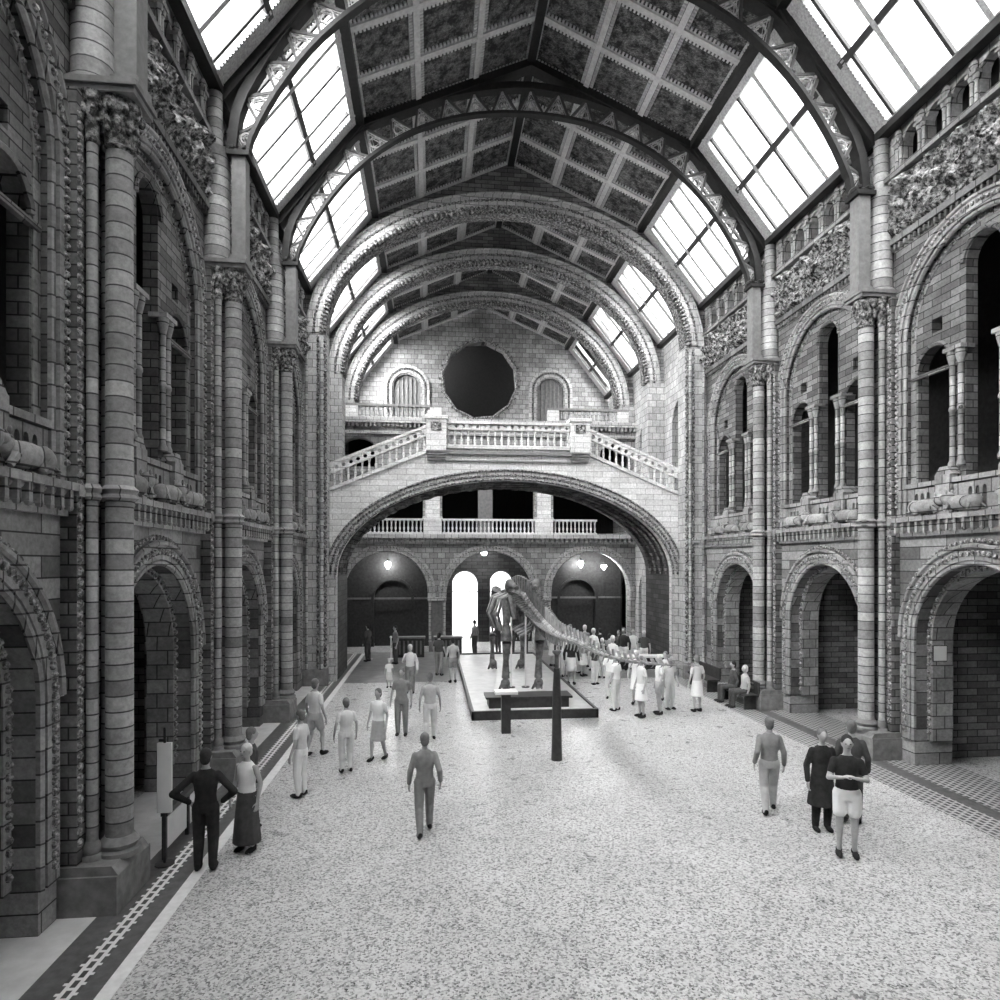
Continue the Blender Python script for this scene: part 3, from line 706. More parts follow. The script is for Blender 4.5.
# behind the far wall
MB().box((-XW, YF+.7, 5.3), (XW, 38, 5.6)).build('vestibule_ceiling', 'stone', wf)
MB().box((-XW, YF+4.2, 5.6), (XW, YF+4.5, 11.6)).build('gallery_back_wall', 'black', wf)  # black planes stand for the shade behind the first-floor openings
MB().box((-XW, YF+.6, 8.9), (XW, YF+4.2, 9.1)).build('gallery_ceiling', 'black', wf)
MB().box((-XW, YF+.7, 11.55), (XW, 39, 11.85)).build('upper_gallery_floor', 'stone', wf)
# entrance wall with two tall arched doorways
YD = 37.3
dh = [(-1.1, .78), (.97, .68)]
cut = []
for cx, r in dh: cut += list(reversed(arch_hole(cx, 0, 4.1-r, r, n=16)))
MB(T_front(YD)).prism([[(XW, 0), (XW, 5.3), (-XW, 5.3), (-XW, 0)]+cut], 0, .5).build('wall_entrance', 'stone_dark', kind='structure')
for i, (cx, r) in enumerate(dh):
    d = empty('door_%d' % (i+1), (cx, YD, 0), kind='structure')
    m = MB(); m.tube(arch_path(0, 0, 4.1-r, r-.03, .1, 16), .05, 5)
    m.box((-r, .05, 2.85), (r, .15, 2.9))
    for q in (-.35, 0, .35): m.box((q*r-.02, .06, 2.9), (q*r+.02, .12, 3.2))
    m.build('door_frame', 'wood_mid', d)
    MB().add([(p[0], .1, p[1]) for p in arch_hole(0, 0, 4.1-r, r, n=16)], [tuple(range(19))]).build('pane', 'glass', d)
# dark panelled partitions in the side arches of the far arcade
for s in (-1, 1):
    t = empty('wood_partition', (s*5.3, YF+2.2, 0), label='dark panelled screen with an arched doorway in the %s far arch' % ('left' if s < 0 else 'right'), cat='screen', group='screens inside the far arches')
    o = [(2.3, 0), (2.3, 5.3), (-2.3, 5.3), (-2.3, 0)]+list(reversed(arch_hole(-s*.2, 0, 2.6, 1.0, n=12)))
    MB().prism([o], 0, .2).build('panelling', 'wood', t)
    MB().box((-2.3, -.05, 2.55), (2.3, 0, 2.65)).build('rail', 'wood_mid', t)
    MB().prism([ring_poly(-s*.2, 0, 2.6, 1.0, 1.15, 14)], -.06, 0).build('door_surround', 'wood', t)
    MB().box((-s*.2-1, .3, 0), (-s*.2+1, .4, 3.7)).build('door_leaf', 'wood', t)

# ---- upper gallery balustrades and end wall
for a, b, lab in ((-7.3, -2.5, 'upper gallery balustrade left of the bridge landing'), (3.0, 7.3, 'upper gallery balustrade right of the bridge landing')):
    t = empty('upper_balustrade', ((a+b)/2, YF, 11.85), label=lab, cat='balustrade', group='upper gallery balustrades')
    hw = (b-a)/2; MB().box((-hw, -.15, .6), (hw, .1, .72)).build('top_rail', 'plinth', t); MB().box((-hw, -.12, 0), (hw, .08, .08)).build('base_rail', 'stone_rib', t)
    for x in (-hw+.3, hw-.3): MB().box((x-.3, -.14, 0), (x+.3, .1, .6)).build('end_block', 'stone_light', t)
    me = MB().lathe((0, 0, .08), baluster_prof(.52), 7).mesh('baluster', 'stone_rib', True)
    n = int((b-a-1.2)/.22)
    for i in range(n): link('baluster', me, t, (-hw+.72+(2*hw-1.44)*i/(n-1), -.02, 0))
YE = 38.6
we = empty('wall_end', (0, 0, 0), kind='structure')
circ = [(-.15+2.12*math.cos(2*PI*i/24+.1)*(1+.04*(i % 2)), 15.4+2.2*math.sin(2*PI*i/24+.1)*(1+.04*(i % 2))) for i in range(24)]
wh = [[(cx+.8, 12.6)]+arc(cx, 14.8, .8, .8, 12)+[(cx-.8, 12.6)] for cx in (-4.44, 4.1)]
MB(T_front(YE)).prism([[(-XW, 11.85), (XW, 11.85), (XW, SZ), (SX, SZ), (ES, EZ), (0, AZ), (-ES, EZ), (-SX, SZ), (-XW, SZ)], circ]+wh, 0, .6).build('end_wall_face', 'stone_trim', we)
m = MB(T_front(YE)); m.tube([(-.15+(p[0]+.15)*1.02, -.02, 15.4+(p[1]-15.4)*1.02) for p in circ], .07, 5, True)
for i in range(40): a = 2*PI*i/40; m.box((-.15+2.36*math.cos(a)-.07, -.06, 15.4+2.4*math.sin(a)-.07), (-.15+2.36*math.cos(a)+.07, .02, 15.4+2.4*math.sin(a)+.07))
m.build('round_window_surround', 'carved', we)
MB().box((-7.7, 42.2, 11), (7.7, 42.4, 20)).build('room_beyond_wall', 'black', we)  # room surfaces coloured near black to paint in its shade
MB().box((-7.7, 39.2, 18.6), (7.7, 42.4, 18.8)).build('room_beyond_ceiling', 'metalpost', we)
MB().box((-7.9, 39.2, 11), (-7.7, 42.4, 20)).box((7.7, 39.2, 11), (7.9, 42.4, 20)).build('room_beyond_side', 'metalpost', we)
MB().box((-7.7, 39.2, 11.5), (7.7, 42.4, 11.8)).build('room_beyond_floor', 'metalpost', we)
for i, cx in enumerate((-4.44, 4.1)):
    w = empty('window_%d' % (40+i), (cx, YE, 0), kind='structure')
    m = MB(); m.prism([ring_poly(0, 12.4, 14.8, .88, 1.02, 16)], -.08, 0); m.prism([ring_poly(0, 12.4, 14.8, 1.16, 1.32, 16)], -.12, 0); m.build('window_surround', 'stone_rib', w)
    m = MB(); knobs(m, 0, 14.8, 1.09, -.08, .06, .15, zb=12.6); m.build('window_carving', 'carved', w)
    m = MB(); m.box((-.9, .2, 12.9), (.9, .26, 15.6)); m.build('blind', 'wood_mid' , w)
    m = MB(); [m.box((x-.03, .12, 12.9), (x+.03, .2, 15.55-abs(x)*.5)) for x in (-.5, -.25, 0, .25, .5)]; m.build('mullions', 'plinth', w)

# ================================================================== THE SKELETON
pt = empty('display_plinth', (0, 18.7, 0), label='low pale rectangular plinth under the dinosaur skeleton', cat='plinth')
MB().box((-1.78, 0, 0), (1.78, 12, .2)).build('platform', 'slab', pt)
m = MB(); m.box((-1.85, -.1, 0), (1.85, 0, .26)); m.box((-1.85, -.1, 0), (-1.78, 12.1, .26)); m.box((1.78, -.1, 0), (1.85, 12.1, .26)); m.box((-1.85, 12, 0), (1.85, 12.1, .26))
m.build('dark_kerb', 'metalpost', pt)
t = empty('base_block', (-.1, 19.5, .2), label='long dark block lying on the front of the plinth', cat='block')
MB().box((-1.2, -.3, 0), (1.2, .4, .28)).box((-1.3, -.36, .28), (1.3, .46, .34)).build('block', 'metalpost', t)
sk = empty('dinosaur_skeleton', (0, 21.5, .2), label='mounted long-tailed dinosaur skeleton seen from behind, tail reaching toward the camera', cat='skeleton')
def vert_mesh(light):
    m = MB(); m.lathe((0, 0, 0), [(.3, -.34), (.24, -.15), (.22, 0), (.24, .15), (.3, .34)], 10)
    V = m.v; m.v = [Vector((v.x, v.z, v.y)) for v in V]
    m.add([(-.05, -.2, .2), (.05, -.2, .2), (.05, .2, .2), (-.05, .2, .2), (-.07, -.3, .95), (.07, -.3, .95), (.07, -.02, 1.0), (-.07, -.02, 1.0)], [(0,3,2,1),(4,5,6,7),(0,1,5,4),(1,2,6,5),(2,3,7,6),(3,0,4,7)])
    for s in (-1, 1): m.add([(s*.2, -.12, .05), (s*.2, .12, .05), (s*.2, .1, -.05), (s*.2, -.1, -.05), (s*.75, -.15, .2), (s*.75, .02, .2), (s*.75, .02, .12), (s*.75, -.15, .12)], [(0,3,2,1),(4,5,6,7),(0,1,5,4),(1,2,6,5),(2,3,7,6),(3,0,4,7)])
    m.tube([(0, 0, -.25), (0, -.12, -.6), (0, -.3, -.8)], [.08, .05, .03], 5)
    return m.mesh('vertebra', 'bone_light' if light else 'bone')
VM = [vert_mesh(False), vert_mesh(True)]
def chain(P, n, r0, r1, light):
    pts = resample(catmull([tuple(p) for p in P], 10), n)
    for i in range(n):
        a, b = pts[i], pts[i+1]; d = (b-a); L_ = d.length; t = i/(n-1); r = r0+(r1-r0)*t
        o = link('vertebra', VM[light(t)], sk); o.location = (a+b)/2-Vector((0, 21.5, .2))
        q = d.normalized().to_track_quat('Y', 'Z'); o.rotation_mode = 'QUATERNION'; o.rotation_quaternion = q; o.scale = (r*2, L_*1.25, r*2)
TAIL = [(.1, 21.0, 3.3), (.19, 19.0, 2.9), (-.08, 15.0, 2.85), (.04, 13.3, 2.86), (.16, 12.0, 2.81), (.35, 11.0, 2.82), (.61, 10.0, 2.9), (.97, 9.3, 2.98)]
chain(TAIL, 56, .34, .02, lambda t: int(t > .3))
chain([(.15, 21.0, 3.3), (.05, 22.5, 3.45), (0, 24, 3.35), (0, 25.6, 3.05)], 12, .33, .3, lambda t: 0)
chain([(0, 25.6, 3.05), (.4, 27.5, 3.2), (1.0, 29.5, 3.4), (1.6, 31.2, 3.5)], 15, .3, .16, lambda t: int(t > .5))
m = MB(); m.blob((1.65, 9.95, 3.3), (.17, .36, .17), 10, 8); m.blob((1.75, 10.3, 3.2), (.12, .25, .09), 8, 6); m.build('skull', 'bone_light', sk, smooth=True)
for s in (-1, 1):
    m = MB(); m.tube([(s*.3, -.9, 3.5), (s*.45, -.3, 3.65), (s*.4, .5, 3.5), (s*.3, .9, 3.3)], [.08, .15, .14, .08], 8); m.tube([(s*.4, -.2, 3.2), (s*.3, -.5, 2.5)], [.14, .07], 7); m.tube([(s*.4, .1, 3.2), (s*.25, .5, 2.5)], [.14, .07], 7)
    m.build('hip_bone', 'bone', sk, smooth=True)
    for nm, P, R in (('thigh_bone', [(s*.5, 0, 3.1), (s*.55, -.15, 2.3), (s*.55, -.3, 1.75)], [.2, .12, .19]), ('shin_bone', [(s*.55, -.3, 1.7), (s*.55, -.1, 1.1), (s*.55, 0, .5)], [.16, .1, .14]),
                     ('upper_arm_bone', [(s*.55, 4.2, 2.3), (s*.6, 4.3, 1.8), (s*.6, 4.1, 1.45)], [.15, .09, .14]), ('forearm_bone', [(s*.6, 4.1, 1.4), (s*.6, 4.2, .9), (s*.6, 4.3, .4)], [.12, .08, .11])):
        MB().tube(P, R, 8).build(nm, 'bone', sk, smooth=True)
    for y in (0, 4.3):
        m = MB(); m.blob((s*.56, y, .3), (.16, .18, .2), 8, 6)
        for q in (-1, 0, 1): m.tube([(s*.56+.1*q, y+.1, .25), (s*.56+.16*q, y+.35, .06)], [.07, .04], 5)
        m.build('foot_bones', 'bone', sk)
    MB().tube([(s*.5, 3.6, 3.3), (s*.62, 4.0, 2.8), (s*.55, 4.3, 2.3)], [.2, .1, .16], 7).build('shoulder_blade', 'bone', sk, smooth=True)
    for i in range(9):
        y = .9+.36*i; w = .6+.32*math.sin(PI*(i+1)/10)
        MB().tube([(s*.12, y, 3.3), (s*w*.8, y+.05, 3.05), (s*w, y+.15, 2.5), (s*w*.75, y+.3, 1.95), (s*.15, y+.4, 1.7)], [.04, .06, .06, .05, .04], 6).build('rib', 'bone_light' if i % 2 else 'bone', sk, smooth=True)
# supports
t = empty('tail_support_post', (-.14, 14.7, 0), label='tall slim dark steel post standing on the open floor under the skeleton tail', cat='post')
m = MB(); m.lathe((0, 0, 0), [(.13, 0), (.12, .3), (.1, 1.5), (.07, 2.1)], 12); m.build('post', 'metalpost', t, smooth=True); MB().lathe((0, 0, 2.1), [(.05, 0), (.05, .3), (.1, .36), (.1, .4)], 10).build('cradle', 'bone', t)
t = empty('information_pedestal', (-1.03, 17.2, 0), label='short dark information pedestal in front of the plinth', cat='pedestal')
MB().box((-.12, -.12, 0), (.12, .12, 1.05)).build('column', 'metalpost', t); MB().prism([[(-.3, 1.05), (.3, 1.05), (.3, 1.12), (-.3, 1.12)]], -.22, .22).build('reading_panel', 'white', t)
for x, y in ((-.25, 22.4), (.25, 22.4), (0, 25.4)):
    t = empty('skeleton_support_rod', (x, y, .2), label='thin pale steel rod propping the skeleton from the plinth, %s' % ('under the shoulders' if y > 25 else 'under the left hip' if x < 0 else 'under the right hip'), cat='rod')
    MB().lathe((0, 0, 0), [(.07, 0), (.03, .03), (.03, 2.6)], 8).build('rod', 'white', t); MB().lathe((0, 0, 0), [(.14, 0), (.14, .03)], 10).build('foot_disc', 'metalpost', t)

# ================================================================== LAMPS AND SMALL THINGS
for x, z in ((-5.3, 4.45), (5.1, 4.5)):
    t = empty('pendant_lamp', (x, 34.9, z), label='lit pendant globe lamp hanging in the %s far arch' % ('left' if x < 0 else 'right'), cat='lamp', group='pendant lamps in the far arches')
    m = MB(); m.blob((0, 0, 0), .15, 14, 10); m.lathe((0, 0, -.25), [(.02, 0), (.1, .12)], 10); m.build('globe', 'lamp', t, smooth=True); MB().lathe((0, 0, .18), [(.09, 0), (.05, .08), (.015, .12), (.015, .66)], 8).build('stem', 'iron', t)
    l = bpy.data.lights.new('globe_light', 'POINT'); l.energy = 1.2; l.shadow_soft_size = .22; o = bpy.data.objects.new('globe_light', l); C.objects.link(o); o.location = (x, 34.9, z); o.parent = None
t = empty('ceiling_lamp', (-.15, 35.5, 5.3), label='small round lamp high in the middle entrance arch', cat='lamp')
MB().blob((0, 0, -.22), .16, 12, 8).build('globe', 'lamp', t, smooth=True); MB().lathe((0, 0, -.08), [(.14, 0), (.14, .08)], 12).build('mount', 'iron', t)
t = empty('spot_lamp', (6.3, 34.6, 4.35), label='bright spot lamp on the right side of the far arch', cat='lamp')
MB().lathe((0, 0, 0), [(.02, -.2), (.16, 0), (.14, .05)], 12).build('reflector', 'lamp', t); MB().box((-.02, 0, .05), (.02, .04, .92)).build('bracket', 'iron', t)

t = empty('sign_totem', (-6.95, 10.2, 0), label='narrow white upright sign panel on a thin post at the left edge', cat='sign')
MB().lathe((0, 0, 0), [(.14, 0), (.14, .02), (.02, .03), (.02, 2.05)], 10).build('post', 'metalpost', t); MB().box((-.1, -.03, .78), (.1, .03, 1.82)).build('panel', 'white', t); MB().box((-.08, -.02, 1.84), (.02, .02, 1.88)).build('clip', 'metalpost', t)
t = empty('low_barrier', (-7.02, 11.3, 0), label='low dark barrier with pale infill panels along the left floor border', cat='barrier')
MB().box((-.05, -.95, .66), (.05, 1.0, .74)).build('handrail', 'metalpost', t)
for y in (-.93, 0, .96): MB().box((-.03, y-.03, 0), (.03, y+.03, .66)).build('post', 'metalpost', t)
for y in (-.46, .48): MB().box((-.01, y-.4, .14), (.01, y+.4, .6)).build('infill_panel', 'white', t)
for y, lab in ((11.8, 'dark framed display board inside the nearest left alcove'), (16.9, 'dark framed display board inside the second left alcove')):
    t = empty('display_board', (-9.3, y+1.0, 0), label=lab, cat='display board', group='display boards in the left alcoves')
    MB().box((-.6, -.05, .4), (.55, .05, 2.9)).build('board', 'black', t); MB().box((-.66, -.07, 2.85), (.6, .07, 2.93)).build('top_strip', 'whitestrip', t); MB().box((.55, -.07, 0), (.62, .07, 2.85)).build('frame_post', 'wood_mid', t)
t = empty('wall_notice', (8.0, 13.3, 2.35), label='small white notice fixed high inside the nearest right arch', cat='notice')
MB().box((.02, -.02, 0), (.32, .01, .32)).build('sheet', 'white', t); MB().box((0, -.01, -.02), (.34, .03, .34)).build('backing', 'metalpost', t)
def bench(x, y, rz, lab):
    t = empty('bench', (x, y, 0), rz, label=lab, cat='bench', group='dark benches')
    MB().box((-.9, -.22, .4), (.9, .22, .46)).build('seat', 'wood', t)
    for a in (-.75, .75): MB().box((a-.04, -.18, 0), (a+.04, .18, .4)).build('leg', 'wood', t)
    MB().box((-.9, .2, .46), (.9, .25, .85)).build('backrest', 'wood', t)
bench(6.75, 19.9, -PI/2, 'dark wooden bench in front of the last right column before the bridge')
bench(6.75, 22.6, -PI/2, 'dark wooden bench against the wall near the right bridge pier')
t = empty('barrier_table', (5.2, 24.9, 0), label='long dark table with a pale top at the foot of the right bridge pier', cat='table')
MB().box((-1.1, -.3, .82), (1.1, .3, .88)).build('tabletop', 'slab', t)
for a, b in ((-1, -.25), (-1, .25), (1, -.25), (1, .25)): MB().box((a-.04, b-.04, 0), (a+.04, b+.04, .82)).build('leg', 'wood', t)
MB().box((-1.0, .2, .3), (1.0, .24, .8)).build('modesty_panel', 'wood', t)
for x in (-5.9, -4.9): 
    t = empty('rope_post', (x, 31, 0), label='pale stanchion before the left far arch, %s of two' % ('left' if x < -5.5 else 'right'), cat='post', group='stanchions before the left far arch')
    MB().lathe((0, 0, 0), [(.16, 0), (.16, .03), (.03, .05), (.03, 1.0)], 10).build('post', 'white', t); MB().blob((0, 0, 1.03), .06, 8, 6).build('finial', 'white', t)
for x in (-4.0, -2.2):
    t = empty('display_table', (x, 31.6, 0), label='small dark counter %s before the left far pier' % ('at left' if x < -3 else 'at right'), cat='table', group='dark counters before the left far pier')
    MB().box((-.7, -.3, .9), (.7, .3, .98)).build('counter_top', 'wood_mid', t); m = MB().box((-.65, -.25, 0), (.65, .25, .9)).build('counter_body', 'wood', t)
    for q in range(6): MB().box((-.55+.2*q, -.28, .15), (-.47+.2*q, -.25, .8)).build('slat', 'wood_mid', t)

# carved beasts crouching on the first-floor ledge
def beast_mesh():
    m = MB(); m.blob((0, 0, .2), (.34, .13, .16), 10, 8); m.blob((.3, 0, .3), (.14, .11, .14), 10, 8); m.blob((.42, -.02, .3), (.09, .07, .07), 8, 6); m.blob((-.26, 0, .18), (.16, .14, .17), 10, 8)
    for x in (-.25, .2):
        for y in (-.09, .09): m.tube([(x, y, .18), (x+.09, y, .04)], [.06, .045], 6)
    m.tube([(-.38, 0, .15), (-.5, .02, .06), (-.42, .08, .03)], [.03, .025, .02], 5)
    for y in (-.08, .08): m.blob((.27, y, .43), (.03, .025, .05), 6, 5)
    return m
BM = beast_mesh().mesh('carved_beast', 'stone_trim', True)
for s, side in ((-1, 'left'), (1, 'right')):
    for i, y in enumerate(BAYS[1:] if s < 0 else BAYS[2:]):
        for q, w_ in ((-1.15, 'near'), (.2, 'middle'), (1.15, 'far')):
            link('carved_beast', BM, None, (s*(XW-.13), y+q, 5.525), label='small carved stone beast crouching on the %s ledge, %s part of the %s bay' % (side, w_, (['edge', 'first full', 'second full', 'last'] if s < 0 else ['nearest', 'middle', 'last'])[i]), cat='carving', group='carved beasts on the %s ledge' % side).rotation_euler = (0, 0, PI/2*(1 if q < .5 else -1)+.2*s)

# ================================================================== PEOPLE
def caps(m, a, b, r0, r1, n=8):
    a, b = Vector(a), Vector(b); m.tube([a, a.lerp(b, .33), a.lerp(b, .66), b], [r0, r0*.72+r1*.28, r0*.3+r1*.7, r1], n); m.blob(a, r0*1.0, n, 6); m.blob(b, r1*1.0, n, 6)
def loft(m, secs, n=14):
    vs = []; fs = []
    for (x, y, z, rx, ry) in secs:
        for i in range(n): a = 2*PI*i/n; vs.append((x+rx*math.cos(a), y+ry*math.sin(a), z))
    for j in range(len(secs)-1):
        for i in range(n): k = (i+1) % n; fs.append((j*n+i, j*n+k, (j+1)*n+k, (j+1)*n+i))
    fs.append(tuple(range(n-1, -1, -1))); fs.append(tuple((len(secs)-1)*n+i for i in range(n))); m.add(vs, fs)
def fuse(m, name, vox, it=4):
    me = bpy.data.meshes.new(name); me.from_pydata([tuple(v) for v in m.v], [], m.f)
    bm = bmesh.new(); bm.from_mesh(me); bmesh.ops.recalc_face_normals(bm, faces=bm.faces); bm.to_mesh(me); bm.free()
    o = bpy.data.objects.new('tmp', me); C.objects.link(o)
    r = o.modifiers.new('r', 'REMESH'); r.mode = 'VOXEL'; r.voxel_size = vox
    sm = o.modifiers.new('s', 'SMOOTH'); sm.iterations = it; sm.factor = .5
    dg = bpy.context.evaluated_depsgraph_get(); out = bpy.data.meshes.new_from_object(o.evaluated_get(dg)); out.name = name
    bpy.data.objects.remove(o); bpy.data.meshes.remove(me)
    for p in out.polygons: p.use_smooth = True
    return out
ARMS = {  # elbow, wrist, hand direction (right arm; mirrored for left)
    'down': ((.25, -.03, 1.13), (.27, .07, .87), (0, .15, -1)),
    'akimbo': ((.42, -.1, 1.16), (.22, .03, .98), (-.6, .3, -.7)),
    'fold': ((.25, .07, 1.15), (.09, .23, 1.21), (-1, -.15, .25)),
    'phone': ((.24, .08, 1.16), (.12, .32, 1.33), (-.2, .3, .9)),
    'swing': ((.24, -.16, 1.15), (.27, -.05, .92), (0, .3, -1)),
}
def joints(stride, sit):
    dz = -.42 if sit else 0
    J = {}
    for s in (-1, 1):
        f = stride*s
        J['hip', s] = Vector((s*.09, 0, .92+dz))
        if sit: J['knee', s] = Vector((s*.1, .43, .5)); J['ank', s] = Vector((s*.1, .45, .09))
        else: J['knee', s] = Vector((s*.1, f*.5+abs(f)*.25+.02, .5-abs(f)*.05)); J['ank', s] = Vector((s*.1, f-.02, .09+(.06*abs(f) if f < 0 else 0)))
    return J, dz
PC = {}
def person_meshes(arm_r, arm_l, stride, sit, lower, sleeves, fine):
    key = (arm_r, arm_l, stride, sit, lower, sleeves, fine)
    if key in PC: return PC[key]
    J, dz = joints(stride, sit); up = Vector((0, 0, dz)); vox = .0095 if fine else .016
    b = MB()
    for s in (-1, 1):
        h, k, a = J['hip', s], J['knee', s], J['ank', s]
        caps(b, h, k, .085, .055); caps(b, k, a, .054, .036); b.blob(k.lerp(a, .3)-Vector((0, .02, 0)), (.05, .055, .1), 8, 6)
        caps(b, a-Vector((0, .02, .04)), a+Vector((s*.02, .14, -.06)), .035, .028)
    loft(b, [(0, 0, .86+dz, .12, .09), (0, 0, .95+dz, .155, .105), (0, 0, 1.08+dz, .13, .09), (0, 0, 1.28+dz, .155, .105), (0, 0, 1.4+dz, .165, .09), (0, 0, 1.46+dz, .09, .06), (0, .0, 1.5+dz, .052, .052), (0, .01, 1.58+dz, .05, .052)])
    hd = Vector((0, .02, 1.655+dz))
    b.blob(hd, (.074, .092, .108), 14, 10); b.blob(hd+Vector((0, .02, -.055)), (.052, .062, .06), 10, 8); b.blob(hd+Vector((0, .093, -.012)), (.012, .02, .025), 6, 5)
    b.blob(hd+Vector((0, .078, -.05)), (.026, .014, .009), 6, 5); b.blob(hd+Vector((0, .078, .02)), (.05, .012, .01), 6, 5)
    for s in (-1, 1): b.blob(hd+Vector((s*.075, -.005, -.01)), (.012, .02, .032), 6, 5)
    AR = {}
    for s, am in ((1, arm_r), (-1, arm_l)):
        e, w, hdn = ARMS[am]; S = Vector((s*.168, 0, 1.385+dz)); E_ = Vector((s*e[0], e[1], e[2]+dz)); Wr = Vector((s*w[0], w[1], w[2]+dz)); d = Vector((s*hdn[0], hdn[1], hdn[2])).normalized()
        AR[s] = (S, E_, Wr)
        caps(b, S, E_, .05, .038); caps(b, E_, Wr, .038, .026)
        side = d.cross(Vector((s*1.0, .25, .1)) if abs(d.z) > .7 else Vector((0, 0, 1))).normalized(); nrm = d.cross(side).normalized()
        pc = Wr+d*.05; R = Matrix((side, d, nrm)).transposed(); b.blob(pc, (.042, .055, .02), 8, 6, R)
        for q, (o_, ln) in enumerate(((-.034, .062), (-.0115, .078), (.0115, .082), (.034, .07))):
            p0 = Wr+d*.09+side*o_; p1 = p0+d*ln*.5+side*o_*.12+nrm*.008; p2 = p1+d*ln*.45+nrm*.02; caps(b, p0, p1, .0095, .009, 6); caps(b, p1, p2, .009, .0075, 6)
        th = Wr+d*.035+side*.035; caps(b, th, th+side*.03+d*.03+nrm*.012, .012, .01, 6); caps(b, th+side*.03+d*.03+nrm*.012, th+side*.034+d*.06+nrm*.02, .01, .008, 6)
    body = fuse(b, 'body', vox, 3)
    t = MB(); loft(t, [(0, 0, .9+dz, .165, .118), (0, 0, 1.0+dz, .16, .115), (0, 0, 1.1+dz, .148, .108), (0, 0, 1.28+dz, .175, .125), (0, 0, 1.38+dz, .178, .108), (0, 0, 1.44+dz, .125, .085), (0, 0, 1.485+dz, .066, .066)])
    for s in (-1, 1):
        S, E_, Wr = AR[s]
        if sleeves != 'none': caps(t, S, E_ if sleeves == 'long' else S.lerp(E_, .6), .061, .054)
        if sleeves == 'long': caps(t, E_, E_.lerp(Wr, .92), .056, .044)
    if lower == 'coat': loft(t, [(0, 0, .45+dz, .25, .2), (0, 0, .9+dz, .19, .14), (0, 0, 1.15+dz, .165, .12)])
    top = fuse(t, 'top', .016, 3)
    l = MB()
    if lower in ('trousers', 'coat'):
        loft(l, [(0, 0, .84+dz, .15, .11), (0, 0, .95+dz, .172, .12), (0, 0, 1.02+dz, .155, .11)])
        for s in (-1, 1): caps(l, J['hip', s], J['knee', s], .106, .084); caps(l, J['knee', s], J['ank', s]+Vector((0, 0, .0)), .084, .062); l.blob(J['knee', s].lerp(J['ank', s], .3)-Vector((0, .02, 0)), (.07, .078, .12), 8, 6)
    elif lower == 'shorts':
        loft(l, [(0, 0, .84+dz, .16, .12), (0, 0, .95+dz, .175, .125), (0, 0, 1.02+dz, .155, .11)])
        for s in (-1, 1): caps(l, J['hip', s], J['hip', s].lerp(J['knee', s], .62), .108, .1)
    elif lower == 'skirt': loft(l, [(0, 0, .5, .21, .19), (0, 0, .7, .19, .16), (0, 0, .95, .172, .122), (0, 0, 1.03, .15, .108)])
    elif lower == 'long_skirt': loft(l, [(0, 0, .16, .24, .22), (0, 0, .6, .2, .18), (0, 0, .95, .172, .122), (0, 0, 1.03, .15, .108)])
    bot = fuse(l, 'lower', .016, 3)
    sh = []
    for s in (-1, 1):
        a = J['ank', s]; z = MB(); z.blob(a+Vector((s*.01, .06, -.045)), (.048, .135, .045), 10, 8); z.blob(a+Vector((0, -.02, -.01)), (.045, .055, .055), 8, 6); sh.append(z.mesh('shoe', 'black', True))
    hr = MB(); hr.blob(hd+Vector((0, -.02, .028)), (.086, .095, .098), 14, 10); hr.blob(hd+Vector((0, -.05, -.03)), (.078, .06, .09), 10, 8)
    hair = fuse(hr, 'hair', .012, 2)
    ey = MB()
    for s in (-1, 1): ey.blob(hd+Vector((s*.03, .083, .005)), (.012, .008, .007), 8, 6)
    eyes = ey.mesh('eyes', 'black', True); mo = MB().blob(hd+Vector((0, .094, -.052)), (.022, .006, .005), 8, 5).mesh('mouth', 'hair_mid', True)
    PC[key] = (body, top, bot, sh, hair, eyes, mo); return PC[key]
MC = {}
def recol(me, m):
    k = (me.name, m)
    if k not in MC: c = me.copy(); c.materials.clear(); c.materials.append(M[m]); MC[k] = c
    return MC[k]
def person(x, y, rz, label, top='cloth_dark', low='cloth_black', lower='trousers', sleeves='long', arms=('down', 'down'), stride=0, sit=False, hair='hair_dark', h=1.72, fine=False, group=None, z=0):
    B_, T_, L_, S_, H_, E_, O_ = person_meshes(arms[0], arms[1], stride, sit, lower, sleeves, fine)
    t = empty('person', (x, y, z), rz, label=label, cat='person', group=group); sc = h/1.765; t.scale = (sc, sc, sc)
    bd = link('body', recol(B_, 'skin'), t); link('jacket' if lower == 'coat' else 'shirt', recol(T_, top), t); link('skirt' if 'skirt' in lower else ('shorts' if lower == 'shorts' else 'trousers'), recol(L_, low), t)
    for s in S_: link('shoe', s, t)
    link('hair', recol(H_, hair), t)
    if fine: link('eyes', E_, bd); link('mouth', O_, bd)
    return t
person(-6.28, 9.95, .05, 'person seen from behind in a black jacket with elbows out, at left foreground', 'cloth_black', 'cloth_black', arms=('akimbo', 'akimbo'), h=1.78, fine=True)
person(-5.86, 10.55, 2.7, 'person in a white sleeveless top and long dark skirt beside the black jacket', 'cloth_white', 'cloth_dark', 'long_skirt', 'none', hair='hair_light', h=1.68, fine=True)
person(-6.05, 11.5, -1.2, 'dark-haired person in dark clothes behind the white sleeveless top', 'cloth_dark', 'cloth_dark', hair='hair_mid', h=1.7)
person(3.36, 9.4, 2.7, 'person with folded bare arms, black top and white shorts at right foreground', 'cloth_black', 'cloth_white', 'shorts', 'short', ('fold', 'fold'), hair='hair_dark', h=2.0*.93, fine=True)
person(3.55, 10.35, 3.0, 'person in a long black coat just left of the white shorts', 'cloth_black', 'cloth_black', 'coat', hair='hair_mid', h=1.72)
person(4.25, 10.6, -.4, 'dark-clothed person half hidden right of the white shorts', 'cloth_dark', 'cloth_dark', hair='hair_mid', h=1.78)
person(-3.1, 10.9, .1, 'lone walking person in dark grey, left of centre on the open floor', 'cloth_mid', 'cloth_mid', stride=.22, arms=('swing', 'down'), hair='hair_mid', h=1.68)
